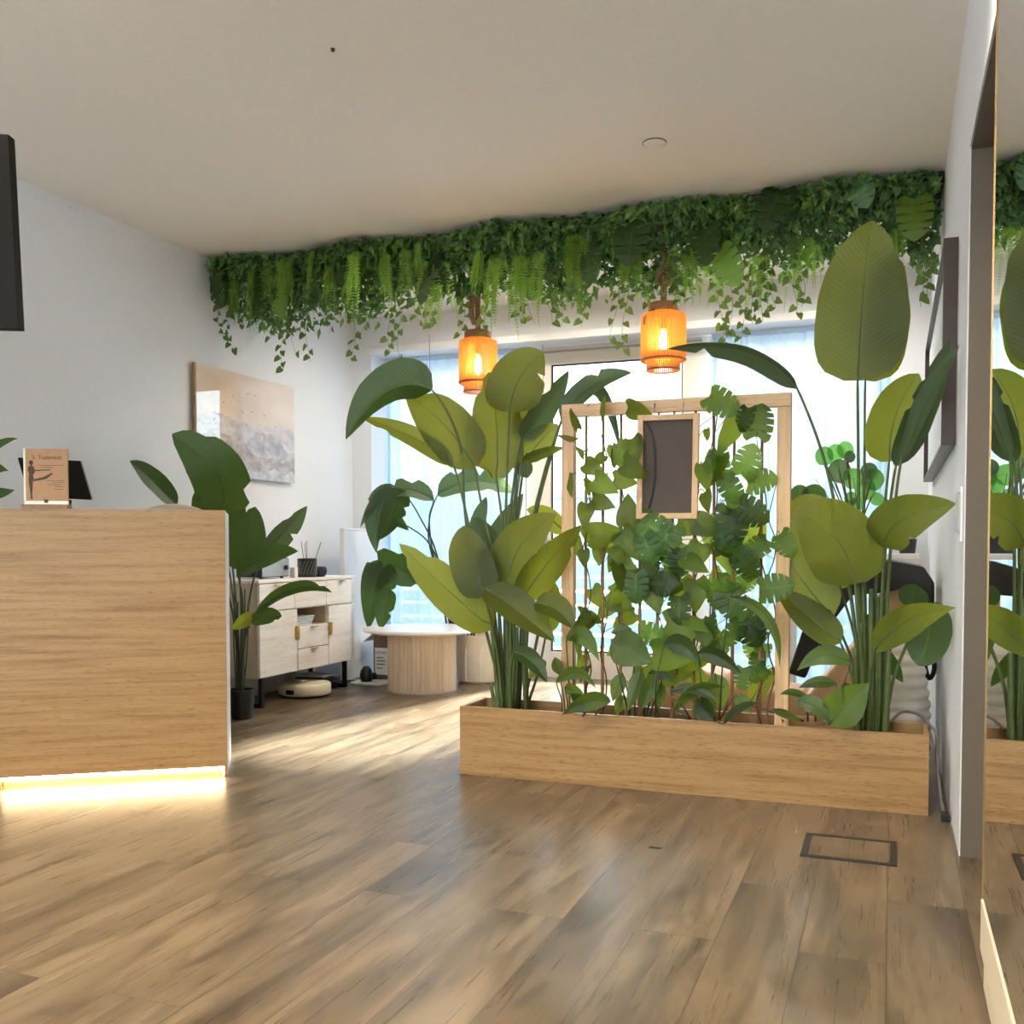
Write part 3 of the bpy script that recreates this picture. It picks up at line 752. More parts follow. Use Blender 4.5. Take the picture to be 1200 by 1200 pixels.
# on the sideboard
rd = thing('radio', 'silver fronted black box radio on the sideboard, behind the leaf', 'radio', (-3.82, 5.42, SZ1))
MB().box(-3.93, -3.74, 5.27, 5.58, SZ1 + .01, SZ1 + .135, .006).build('case', M['black'], rd)
MB().box(-3.7399, -3.733, 5.276, 5.574, SZ1 + .016, SZ1 + .129, .002).build('front_plate', M['silver'], rd)
for y in (5.31, 5.54): MB().lathe([(.012, 0), (.012, .0099)], (-3.77, y, SZ1), 12).build('foot', M['black'], rd)
kn = MB().tube([(-3.7329, 5.53, SZ1 + .07), (-3.718, 5.53, SZ1 + .07)], .016, 16).build('knob', M['black'], rd)
tag(MB().box(-3.76, -3.72, 5.62, 5.66, SZ1, SZ1 + .07, .004).build('white_carton', M['paper']), 'small plain white carton between the radio and the black diffuser', 'box')
df = thing('reed_diffuser', 'black patterned jar with thin reeds on the sideboard', 'diffuser', (-3.74, 5.80, SZ1))
MB().lathe([(0, 0), (.062, 0), (.066, .006), (.066, .125), (.058, .128), (.058, .02), (0, .02)], (-3.74, 5.80, SZ1), 32, caps=False).build('jar', M['black'], df, smooth=True, sharp=40)
st_ = MB()
for k in range(18):
    a = 2 * PI * k / 18
    st_.tube([(-3.74 + .0665 * math.cos(a + q * .5), 5.80 + .0665 * math.sin(a + q * .5), SZ1 + .02 + q * .09) for q in (0, .33, .66, 1)], .0012, 4)
st_.build('silver_pattern', M['silver'], df)
for dx, dy, h in ((.01, -.02, .25), (-.02, .01, .235), (.03, .09, .24), (.0, -.055, .245)):
    MB().tube([(-3.74 + dx * .3, 5.80 + dy * .3, SZ1 + .03), (-3.74 + dx * 1.3, 5.80 + dy * 1.3, SZ1 + h)], .0022, 5).build('reed', M['black'], df)
cd = thing('candle_jar', 'small round dark blue glass candle jar beside the black diffuser', 'candle', (-3.70, 5.90, SZ1))
MB().lathe([(0, 0), (.03, 0), (.046, .016), (.05, .04), (.044, .066), (.034, .072), (.03, .068), (.03, .05), (0, .05)], (-3.70, 5.90, SZ1), 28, caps=False).build('jar', M['navy'], cd, smooth=True)
MB().lathe([(0, .0505), (.029, .0505)], (-3.70, 5.90, SZ1), 20, caps=False).build('wax', M['paper'], cd)
# under and beside the sideboard
q = (-3.70, 5.70, 0)
rv = thing('robot_vacuum', 'round cream robot vacuum parked under the sideboard', 'vacuum cleaner', q)
MB().lathe([(0, .012), (.16, .012), (.172, .018), (.176, .03), (.176, .078), (.168, .088), (.12, .092), (0, .092)], q, 48, caps=False).build('shell', M['cream_plastic'], rv, smooth=True, sharp=50)
MB().lathe([(0, .0925), (.045, .0925), (.05, .1), (.046, .106), (0, .106)], (q[0] - .04, q[1], 0), 28, caps=False).build('sensor_turret', M['silver'], rv, smooth=True, sharp=40)
for dy in (-.12, .12): MB().tube([(q[0] - .012, q[1] + dy, .018), (q[0] + .012, q[1] + dy, .018)], .018, 14).build('wheel', M['black'], rv)
MB().box(q[0] - .03, q[0] + .03, q[1] - .184, q[1] - .1755, .03, .06, .003).build('bumper_sensor', M['black'], rv)
vd = thing('black_case', 'flat black case lying under the far end of the sideboard', 'case', (-3.82, 6.08, 0))
MB().box(-3.94, -3.70, 5.93, 6.13, 0, .085, .012).build('shell', M['black'], vd)
MB().tube([(-3.698, 5.98, .05), (-3.68, 5.99, .05), (-3.68, 6.07, .05), (-3.698, 6.08, .05)], .006, 8, 3).build('handle', M['black'], vd)
MB().box(-3.92, -3.72, 5.96, 6.10, .0855, .105, .003).build('pale_lid', M['facade'], vd)
wt = MB().box(-3.69, -3.44, 6.27, 6.50, .0, .018, .004).build('floor_tray', M['paper'])
tag(wt, 'flat white tray on the floor past the end of the sideboard', 'tray')
bk = thing('black_gadget', 'small rounded black gadget standing on the white floor tray', 'gadget', (-3.60, 6.36, .018))
MB().lathe([(0, 0), (.04, 0), (.048, .02), (.048, .05), (.04, .085), (.02, .11), (0, .115)], (-3.60, 6.36, .0185), 24, caps=False).build('body', M['black'], bk, smooth=True)
MB().tube([(-3.556, 6.36, .06), (-3.53, 6.355, .06)], .026, 16).build('lens', M['black'], bk, smooth=True, sharp=40)
MB().tube([(-3.60, 6.41, .06), (-3.60, 6.45, .026), (-3.56, 6.47, .024), (-3.52, 6.46, .024)], .004, 6, 6).build('lead', M['black'], bk)
wp = thing('standing_screen', 'tall plain white screen standing on the floor in the corner by the curtain', 'screen', (-3.77, 6.56, 0))
MB().box(-3.79, -3.75, 6.31, 6.84, .02, 1.13, .004).build('board', M['white_gloss'], wp)
MB().box(-3.793, -3.747, 6.307, 6.843, 1.1305, 1.145, .002).build('cap', M['white_gloss'], wp)
for y in (6.38, 6.72): MB().box(-3.86, -3.70, y, y + .05, .0, .0195).build('foot', M['silver'], wp)
# round table
tc_ = Vector((-3.075, 6.22, 0))
tb2 = thing('round_table', 'low round table with white top and fluted pale oak drum base', 'table', tc_)
MB().lathe([(0, .408), (.36, .408), (.405, .418), (.412, .428), (.405, .44), (0, .44)], tc_, 72, caps=False).build('tabletop', M['white_gloss'], tb2, smooth=True, sharp=40)
MB().lathe([(.236, .003), (.236, .407)], tc_, 288, ripple=lambda a, z: .018 * abs(math.sin(a * 24))).build('fluted_base', M['fluted'], tb2, smooth=True, sharp=30)
MB().lathe([(.242, 0), (.242, .012)], tc_, 48).build('foot_ring', M['ash_side'], tb2)
# carton under the table
cb = thing('cardboard_box', 'brown cardboard box with a white shipping label, behind the round table', 'box', (-3.48, 6.66, 0))
MB().box(-3.63, -3.33, 6.52, 6.80, 0, .36, .004).build('carton', M['carton'], cb)
MB().box(-3.615, -3.505, 6.516, 6.5198, .05, .25).build('label', M['paper'], cb)
MB().slab([(-3.631, 6.53, .36), (-3.631, 6.79, .36), (-3.72, 6.79, .29), (-3.72, 6.53, .29)], .004, (0, 0, 1)).build('flap', M['paper'], cb)
text('LZY301', .030, Vector((-3.56, 6.5155, .205)) - ORI[cb], (PI / 2, 0, 0), M['black'], cb, 'label_print')
lb = MB()
for k, (z, x1) in enumerate(((.175, -3.54), (.15, -3.525), (.125, -3.53), (.095, -3.55))): lb.box(-3.60, x1, 6.5152, 6.5158, z, z + .006)
lb.build('label_lines', M['black'], cb)

# ------------------------------------------------------------------ pendant lamps
def pendant_mat():
    t = NT('rattan_strands')
    t.b.inputs['Base Color'].default_value = lin((230, 180, 110)); t.b.inputs['Roughness'].default_value = .6
    tr = t.node('ShaderNodeBsdfTranslucent'); tr.inputs[0].default_value = lin((255, 214, 150))
    mx = t.node('ShaderNodeMixShader'); mx.inputs[0].default_value = .55
    t.link(t.b.outputs[0], mx.inputs[1]); t.link(tr.outputs[0], mx.inputs[2]); t.link(mx.outputs[0], t.out.inputs[0]); return t.m
M['rattan'] = pendant_mat()
def pendant(x, y, zt, zb, r, label, knot):
    o = thing('pendant_lamp', label, 'pendant lamp', (x, y, zb), 'rattan pendant lamps by the window')
    H_ = zt - zb
    ring = MB().lathe([(r * .72, H_ - .055), (r * .74, H_ - .01), (r * .7, H_), (.0, H_)], (x, y, zb), 40, caps=False)
    ring.build('top_cap', M['bamboo'], o, smooth=True, sharp=40)
    s = MB()
    N = 64
    for k in range(N):
        a = 2 * PI * k / N; ca, sa = math.cos(a), math.sin(a)
        s.tube([(x + r * .74 * ca, y + r * .74 * sa, zb + H_ - .05), (x + r * .97 * ca, y + r * .97 * sa, zb + H_ - .062), (x + r * ca, y + r * sa, zb + H_ - .09), (x + r * ca, y + r * sa, zb + .065), (x + r * .95 * ca, y + r * .95 * sa, zb + .05)], r * PI / N * .80, 5)
    s.build('shade', M['rattan'], o, smooth=True)
    s = MB()
    for k in range(48):
        a = 2 * PI * k / 48; ca, sa = math.cos(a), math.sin(a)
        s.tube([(x + r * .74 * ca, y + r * .74 * sa, zb + .10), (x + r * .74 * ca, y + r * .74 * sa, zb + .006)], r * .74 * PI / 48 * .85, 5)
    s.build('inner_shade', M['rattan'], o, smooth=True)
    for nm, rr, z in (('lower_ring', r * 1.02, .058), ('base_ring', r * .76, .004)):
        MB().tube([(x + rr * math.cos(2 * PI * k / 40), y + rr * math.sin(2 * PI * k / 40), zb + z) for k in range(41)], .005, 6).build(nm, M['bamboo'], o, smooth=True)
    MB().tube([(x, y, zb + H_), (x, y, zb + H_ * .62)], .017, 12).build('socket', M['brass'], o)
    MB().lathe([(0, 0), (.012, .004), (.022, .03), (.024, .06), (.016, .1), (.012, .12)], (x, y, zb + H_ * .62 - .12), 18).build('bulb', M['bulb'], o, smooth=True)
    rp = MB()
    for ph in (0, 2 * PI / 3, 4 * PI / 3):
        n = 90
        rp.tube([(x + .009 * math.cos(ph + k * .55), y + .009 * math.sin(ph + k * .55), zt + (ZC - zt) * k / n) for k in range(n + 1)], .0095, 6)
    rp.build('rope', M['rope'], o, smooth=True)
    if knot:
        kt = MB()
        pts = []
        for k in range(70):
            a = 2 * PI * k / 70
            pts.append((x + (.030 + .017 * math.cos(3 * a)) * math.cos(2 * a) + .008, y - .012 + (.030 + .017 * math.cos(3 * a)) * math.sin(2 * a) * .8, zt + .145 + .036 * math.sin(3 * a)))
        kt.tube(pts + pts[:1], .0145, 8)
        kt.build('knot', M['rope'], o, smooth=True)
    else:
        MB().tube([(x - .012, y - .02, zt + .04), (x - .03, y - .03, zt + .1), (x - .02, y - .028, zt + .22), (x, y - .022, zt + .34)], .018, 8, 6).build('knot', M['rope'], o, smooth=True)
    l = bpy.data.lights.new('pendant_bulb_light', 'POINT'); l.energy = PENDANT_W; l.color = (1, .74, .40); l.shadow_soft_size = .03
    lo = bpy.data.objects.new('pendant_bulb_light', l); lo.parent = o; lo.location = (0, 0, H_ * .42); C.objects.link(lo)
pendant(-1.166, 5.3, 2.315, 1.955, .117, 'glowing rattan pendant lamp hung on knotted rope, nearer the right wall', True)
pendant(-2.338, 5.5, 2.30, 1.935, .112, 'glowing rattan pendant lamp, its lower part behind a broad leaf, left of the glazed door', False)

# ------------------------------------------------------------------ planter and trellis
PX0, PX1, PY0, PY1, PH = -1.772, .139, 3.958, 4.238, .302
pl = thing('planter_box', 'long low travertine-look planter box standing across the floor', 'planter', (-.82, 4.098, 0))
MB().box(PX0, PX1, PY0, PY0 + .018, .0, PH, .001).build('front_board', M['travertine'], pl)
MB().box(PX0, PX1, PY1 - .018, PY1, .0, PH, .001).build('back_board', M['travertine'], pl)
for x in (PX0, PX1 - .018): MB().box(x + .0003, x + .0177, PY0 + .0185, PY1 - .0185, .0, PH - .001).build('end_board', M['travertine'], pl)
so = MB(); nx, ny = 60, 8
vs = [(PX0 + .019 + (PX1 - PX0 - .038) * i / nx, PY0 + .019 + (PY1 - PY0 - .038) * j / ny, .17 + random.random() * .02) for j in range(ny + 1) for i in range(nx + 1)]
so.add(vs, [(j * (nx + 1) + i, j * (nx + 1) + i + 1, (j + 1) * (nx + 1) + i + 1, (j + 1) * (nx + 1) + i) for j in range(ny) for i in range(nx)]).build('soil', M['soil'], pl)
SOIL = .175
TY = 4.10
tx0, tx1, tz = at(660, 475, TY).x, at(928, 460, TY).x, at(660, 475, TY).z
te = thing('trellis_frame', 'pale timber frame with thin canes rising from the planter', 'trellis', ((tx0 + tx1) / 2, TY, SOIL))
pw, pd = .054, .022
MB().box(tx0, tx0 + pw, TY - pd, TY + pd, SOIL, tz - pw, .002).build('post', M['oak_z'], te)
MB().box(tx1 - pw, tx1, TY - pd, TY + pd, SOIL, tz - pw, .002).build('post', M['oak_z'], te)
MB().box(tx0, tx1, TY - pd, TY + pd, tz - pw + .0005, tz, .002).build('top_rail', M['oak_x'], te)
RODX = []
for u in (687, 707, 728, 751, 772, 790, 815, 836, 861, 893):
    x = at(u, 520, TY).x; RODX.append(x)
    MB().tube([(x, TY, SOIL), (x + random.uniform(-.006, .006), TY, .9), (x, TY, tz - pw)], lambda q: .0078 - .002 * q, 8, 4).build('cane', M['bamboo'], te, smooth=True)
# board hung on the trellis
a_, b_, c2, d2 = at(748, 487, 4.035), at(820, 485, 4.045), at(819, 607, 4.062), at(745, 608, 4.056)
bo = thing('framed_board', 'blank dark grey board in a pale wood frame hung on the trellis', 'board', (a_ + b_ + c2 + d2) / 4)
nrm = (b_ - a_).cross(d2 - a_).normalized()
if nrm.dot(CAM - a_) < 0: nrm = -nrm
ux = ((b_ - a_) + (c2 - d2)).normalized(); uy = ((a_ - d2) + (b_ - c2)).normalized()
cen = (a_ + b_ + c2 + d2) / 4; hw_, hh_ = (b_ - a_).length / 2, (a_ - d2).length / 2
def bq(x, y, z=0): return cen + ux * x + uy * y + nrm * z
fwid = .024
for nm, x0, x1, y0, y1 in (('frame_side', -hw_, -hw_ + fwid, -hh_, hh_), ('frame_side', hw_ - fwid, hw_, -hh_, hh_), ('frame_rail', -hw_ + fwid, hw_ - fwid, hh_ - fwid, hh_), ('frame_rail', -hw_ + fwid, hw_ - fwid, -hh_, -hh_ + fwid)):
    MB().slab([bq(x0, y0, -.006), bq(x1, y0, -.006), bq(x1, y1, -.006), bq(x0, y1, -.006)], .026, nrm, .002).build(nm, M['oak_z'] if 'side' in nm else M['oak_x'], bo)
MB().slab([bq(-hw_ + fwid, -hh_ + fwid, -.004), bq(hw_ - fwid, -hh_ + fwid, -.004), bq(hw_ - fwid, hh_ - fwid, -.004), bq(-hw_ + fwid, hh_ - fwid, -.004)], .008, nrm).build('board', M['slate'], bo)
xl = -hw_ + fwid
MB().tube([bq(xl + .012, hh_ - fwid - .004, .007), bq(xl + .042, hh_ * .55, .009), bq(xl + .052, 0, .009), bq(xl + .043, -hh_ * .5, .009), bq(xl + .022, -hh_ + fwid + .004, .007)], .0042, 8, 8).build('cord', M['black'], bo)
for dx in (-.06, .06):
    MB().tube([bq(dx, hh_ - .004, .004), bq(dx, hh_ + .05, .0), Vector((bq(dx, 0).x, TY - pd - .003, tz - .03))], .0015, 6).build('hanging_wire', M['cable'], bo)

# ------------------------------------------------------------------ big leaves in the planter, left clump
DY = .06
q = at(596, 815, 4.10); q.z = SOIL
L = thing('bird_of_paradise_plant', 'tall broad-leaved plant at the left end of the planter box', 'plant', q)
def LP(*a, **k): return px_leaf(L, *a, **k)
BD, DK, GY = M['bird'], M['bird_dark'], M['bird_grey']
LP(DK, (506, 457), (405, 515), 44, (4.0, 3.92), m=(455, 458), roll=38, fold=.5, wave=.02, stalk=[(594, 835, 4.15), (558, 690, 4.12), (545, 600, 4.1), (541, 530, 4.06), (526, 486, 4.02)])
LP(BD, (556, 548), (474, 459), 62, (4.08, 4.0), m=(521, 498), roll=10, fold=.05, slits=((.86, 1, .5),), stalk=[(596, 835, 4.15), (590, 700, 4.12), (573, 630, 4.1), (561, 575, 4.09)])
LP(BD, (531, 545), (424, 490), 24, (4.03, 3.95), m=(481, 511), roll=20, fold=.25, slits=((.75, -1, .6),), stalk=[(590, 835, 4.14), (577, 700, 4.1), (556, 640, 4.06), (540, 575, 4.04)])
LP(BD, (582, 560), (573, 436), 62, (4.2, 4.24), m=(582, 497), roll=0, fold=.03, slits=((.08, 1, .6), (.86, -1, .55), (.05, -1, .5)), stalk=[(592, 835, 4.16), (590, 640, 4.18)], shape='broad')
LP(BD, (597, 483), (637, 413), 66, (4.1, 4.16), m=(609, 443), roll=-12, fold=.06, slits=((.72, 1, .5),), shape='broad', stalk=[(598, 835, 4.16), (593, 640, 4.13), (594, 560, 4.11)])
LP(GY, (611, 515), (667, 434), 30, (4.25, 4.3), m=(637, 480), roll=25, fold=.2, slits=((.7, -1, .6),), stalk=[(602, 835, 4.18), (597, 640, 4.2), (603, 560, 4.22)])
LP(BD, (610, 514), (624, 468), 30, (4.3, 4.34), roll=10, stalk=[(600, 835, 4.2), (600, 640, 4.25)])
LP(GY, (658, 492), (741, 437), 24, (4.2, 4.26), m=(694, 452), roll=-35, fold=.3, slits=((.6, -1, .6),), stalk=[(606, 835, 4.16), (616, 660, 4.18), (636, 560, 4.19)])
LP(GY, (664, 480), (727, 530), 16, (4.3, 4.34), m=(702, 456), roll=30, fold=.35, stalk=[(608, 835, 4.18), (622, 640, 4.22), (650, 520, 4.28)])
LP(BD, (615, 540), (654, 497), 32, (4.26, 4.3), roll=-8, stalk=[(603, 835, 4.2), (604, 640, 4.24)])
LP(BD, (612, 541), (662, 524), 13, (4.2, 4.16), roll=30, fold=.3, stalk=[(604, 835, 4.2), (603, 620, 4.2)])
LP(GY, (618, 560), (600, 520), 22, (4.34, 4.38), roll=10)
# middle and lower tiers
LP(BD, (577, 737), (468, 637), 50, (4.06, 3.92), m=(523, 690), roll=12, fold=.12, slits=((.9, -1, .5), (.8, 1, .4)), stalk=[(587, 835, 4.14), (581, 790, 4.12)])
LP(BD, (568, 698), (544, 616), 52, (4.02, 4.0), m=(551, 655), roll=-6, fold=.1, stalk=[(589, 835, 4.12), (582, 760, 4.08)], shape='broad')
LP(GY, (572, 692), (552, 606), 40, (4.16, 4.2), m=(573, 645), roll=-35, fold=.25, stalk=[(590, 835, 4.16), (584, 760, 4.14)])
LP(BD, (594, 702), (652, 602), 58, (4.1, 4.06), m=(607, 645), roll=-16, fold=.12, slits=((.62, 1, .35),), stalk=[(598, 835, 4.16), (595, 770, 4.13)], r=.008)
LP(BD, (612, 702), (681, 615), 42, (4.05, 4.0), m=(640, 662), roll=22, fold=.12, slits=((.78, 1, .35),), stalk=[(616, 838, 4.14), (613, 770, 4.1)])
LP(BD, (569, 690), (650, 752), 40, (3.96, 3.94), m=(608, 716), roll=-30, fold=.25, stalk=[(600, 835, 4.12), (603, 760, 4.06), (598, 715, 4.02), (582, 694, 3.98)])
LP(GY, (574, 652), (613, 578), 30, (4.3, 4.36), m=(588, 622), roll=20, fold=.15, stalk=[(594, 835, 4.2), (580, 740, 4.24)])
LP(BD, (662, 624), (617, 597), 24, (4.36, 4.4), m=(640, 605), roll=-12, stalk=[(612, 838, 4.2), (640, 700, 4.26), (660, 650, 4.32)])
LP(BD, (640, 742), (650, 682), 28, (4.36, 4.4), roll=14, stalk=[(614, 838, 4.2), (630, 790, 4.26)])
LP(BD, (627, 708), (671, 737), 30, (3.98, 3.95), m=(652, 714), roll=-30, fold=.3, stalk=[(616, 838, 4.12), (616, 780, 4.06), (620, 725, 4.0)])
LP(DK, (602, 765), (641, 800), 22, (3.98, 3.96), m=(622, 774), roll=-25, fold=.3, stalk=[(600, 835, 4.1), (598, 790, 4.02)])
LP(BD, (640, 775), (619, 795), 14, (4.02, 4.04), roll=20)
# sheath bundle at the foot of the clump
for k, (u0, u1, v1) in enumerate(((586, 576, 735), (590, 584, 700), (594, 592, 690), (598, 597, 700), (602, 606, 735), (616, 615, 730), (583, 575, 800))):
    p0 = at(u0, 830, 4.08 + .01 * (k % 3)); p0.z = SOIL - .01; p1 = at(u1, v1, 4.06 + .015 * (k % 3))
    MB().tube([p0, p0.lerp(p1, .5) + Vector((.004, 0, 0)), p1], lambda t: .016 - .009 * t, 8, 5).build('sheath', M['stalk'], L, smooth=True)

# ------------------------------------------------------------------ right clump
q = at(1020, 850, 4.11); q.z = SOIL
Rr = thing('bird_of_paradise_plant', 'tallest broad-leaved plant at the right end of the planter, one leaf reaching the hanging greenery', 'plant', q)
def RP(*a, **k): return px_leaf(Rr, *a, **k)
RP(BD, (1005, 446), (1021, 259), 104, (4.02, 4.0), m=(1011, 350), roll=-4, fold=.05, shape='broad', slits=((.8, 1, .18),), stalk=[(1020, 860, 4.16), (1007, 700, 4.14), (1006, 560, 4.08)], r=.007)
RP(BD, (1014, 446), (1032, 305), 76, (4.12, 4.1), m=(1028, 375), roll=-25, fold=.08, shape='broad', stalk=[(1024, 860, 4.18), (1012, 700, 4.17), (1013, 560, 4.14)], r=.006)
RP(GY, (934, 455), (782, 409), 22, (4.02, 3.96), m=(872, 412), roll=-48, fold=.4, slits=((.78, -1, .8),), stalk=[(1012, 860, 4.15), (1000, 720, 4.14), (978, 590, 4.1), (960, 520, 4.06)], r=.0065)
RP(BD, (1042, 541), (1077, 438), 60, (4.0, 3.98), m=(1050, 486), roll=8, fold=.1, shape='broad', slits=((.75, 1, .25),), stalk=[(1030, 860, 4.16), (1026, 700, 4.12), (1036, 600, 4.04)])
RP(GY, (1050, 546), (1113, 398), 34, (3.94, 3.8), m=(1080, 475), roll=38, fold=.2, slits=((.5, -1, .55), (.72, -1, .5)), stalk=[(1034, 860, 4.16), (1034, 700, 4.1), (1042, 600, 4.0)])
RP(GY, (1056, 540), (1124, 405), 22, (3.9, 3.72), m=(1086, 470), roll=-40, fold=.3, slits=((.7, 1, .5),), stalk=[(1036, 860, 4.16), (1040, 700, 4.08), (1048, 600, 3.96)])
RP(BD, (1036, 642), (1121, 590), 58, (4.0, 3.84), m=(1056, 610), roll=-10, fold=.15, shape='paddle', slits=((.5, 1, .3),), stalk=[(1030, 860, 4.14), (1032, 740, 4.08)])
RP(BD, (1002, 684), (929, 600), 88, (4.0, 3.94), m=(978, 630), roll=10, fold=.06, shape='broad', stalk=[(1012, 860, 4.13), (1010, 780, 4.07), (1005, 720, 4.02)], r=.007)
RP(BD, (985, 690), (926, 588), 70, (4.26, 4.3), m=(958, 620), roll=4, fold=.04, shape='broad', slits=((.78, -1, .3),), stalk=[(1010, 860, 4.2), (1004, 760, 4.24)])
RP(BD, (976, 722), (916, 640), 60, (4.12, 4.16), m=(943, 684), roll=-6, fold=.06, stalk=[(1012, 860, 4.16), (1000, 780, 4.14)])
RP(BD, (985, 753), (910, 690), 38, (4.06, 4.06), m=(948, 722), roll=16, fold=.15, stalk=[(1010, 860, 4.14), (1001, 800, 4.1)])
RP(BD, (1025, 764), (1120, 712), 40, (3.94, 3.82), m=(1062, 728), roll=14, fold=.16, stalk=[(1020, 860, 4.12), (1020, 805, 4.04)], shape='blade')
RP(DK, (1086, 708), (1076, 780), 52, (4.1, 4.06), m=(1088, 745), roll=12, fold=.15, shape='round', stalk=[(1036, 862, 4.16), (1046, 800, 4.14), (1064, 752, 4.12), (1082, 718, 4.1)])
RP(DK, (1068, 712), (1072, 684), 34, (4.16, 4.2), roll=20)
RP(DK, (1030, 760), (1058, 800), 18, (4.2, 4.22), roll=20)
for k, (u0, u1, v1) in enumerate(((1006, 1002, 760), (1011, 1009, 730), (1016, 1016, 720), (1021, 1021, 690), (1026, 1029, 700), (1031, 1035, 690), (1036, 1042, 760), (1014, 1012, 640))):
    p0 = at(u0, 855, 4.07 + .02 * (k % 3)); p0.z = SOIL - .01; p1 = at(u1, v1, 4.04 + .02 * (k % 3))
    MB().tube([p0, p0.lerp(p1, .5), p1], lambda t: .017 - .008 * t, 8, 5).build('sheath', M['stalk'], Rr, smooth=True)

# ------------------------------------------------------------------ low leafy plants in the planter
def low_plant(label, uc, leaves):
    q = at(uc, 825, 4.06); q.z = SOIL
    o = thing('low_leafy_plant', label, 'plant', q, 'low plants in the planter')
    for (b, t, m, wd, roll, Y, mt) in leaves:
        px_leaf(o, M[mt], b, t, wd, Y, m=m, roll=roll, fold=.22, wave=.05, shape='blade', stalk=[((b[0] + uc) / 2 + random.uniform(-6, 6), 845, 4.12), ((b[0] * 2 + uc) / 3, (b[1] + 845) / 2, (Y if not isinstance(Y, tuple) else Y[0]))], r=.0032, stalk_mat=M['stalk_dark'])
    return o
low_plant('low dark glossy plant spilling over the planter rim by the left trellis post', 672,
  [((652, 800), (698, 806), (676, 788), 15, 20, (4.0, 3.98), 'lily'), ((715, 822), (658, 838), (690, 822), 22, -15, (3.97, 3.94), 'lily'), ((662, 806), (687, 818), None, 16, 30, (4.04, 4.0), 'lily'),
   ((664, 750), (702, 775), (684, 746), 22, 0, (4.05, 4.02), 'lily'), ((655, 790), (650, 770), None, 14, 10, (4.1, 4.1), 'lily'), ((672, 745), (678, 776), (679, 758), 9, 50, (4.06, 4.05), 'lily'),
   ((690, 830), (668, 812), None, 14, -40, (4.0, 3.98), 'lily')])
low_plant('low plant with the widest mid-green leaves, at the centre of the planter under the board', 750,
  [((716, 752), (765, 778), (738, 762), 44, 0, (4.02, 4.0), 'lily'), ((778, 757), (822, 782), (801, 757), 24, 10, (4.02, 4.0), 'lily'), ((730, 790), (718, 822), None, 18, 10, (4.1, 4.08), 'lily'),
   ((752, 785), (735, 834), (745, 806), 18, 20, (4.06, 4.03), 'lily'), ((768, 790), (752, 832), None, 20, -10, (4.05, 4.03), 'lily'), ((760, 790), (788, 800), (776, 790), 14, 20, (4.1, 4.08), 'bird_grey'),
   ((740, 740), (716, 742), None, 16, 20, (4.08, 4.06), 'lily'), ((732, 815), (722, 838), None, 15, 0, (4.14, 4.12), 'pothos'), ((775, 800), (772, 832), None, 14, 10, (4.1, 4.1), 'lily')])
low_plant('low plant with long narrow arching leaves, between the board and the right trellis post', 830,
  [((790, 834), (850, 806), (818, 806), 13, 40, (4.0, 3.97), 'lily'), ((786, 812), (842, 824), (812, 808), 13, -35, (4.0, 3.96), 'bird_grey'), ((838, 790), (846, 832), None, 26, 0, (4.12, 4.1), 'pothos'),
   ((818, 766), (869, 790), (842, 770), 20, 15, (4.0, 3.98), 'lily'), ((815, 822), (838, 846), None, 26, 20, (4.06, 4.02), 'lily'), ((848, 848), (890, 824), (868, 828), 10, 40, (3.99, 3.97), 'bird_grey'),
   ((862, 815), (880, 836), None, 18, 0, (4.1, 4.08), 'lily'), ((836, 838), (820, 812), None, 18, 0, (4.08, 4.08), 'lily'), ((856, 700), (914, 782), (900, 724), 13, 30, (4.03, 4.0), 'lily')])
low_plant('low plant with dark cupped leaves at the foot of the tallest plant', 968,
  [((972, 849), (1019, 800), (992, 826), 46, 0, (4.0, 3.98), 'lily'), ((996, 778), (934, 786), (966, 768), 24, 10, (3.99, 3.97), 'lily'), ((980, 802), (936, 806), (958, 800), 14, 25, (4.02, 4.0), 'lily'),
   ((950, 820), (914, 814), (930, 812), 9, 30, (4.03, 4.0), 'lily'), ((934, 822), (974, 848), (956, 828), 22, -10, (4.0, 3.98), 'lily'), ((878, 826), (914, 780), (894, 800), 22, 0, (4.24, 4.26), 'bird'),
   ((905, 832), (940, 846), None, 10, 30, (4.02, 4.0), 'lily'), ((990, 800), (1004, 846), None, 22, 30, (4.12, 4.1), 'lily')])

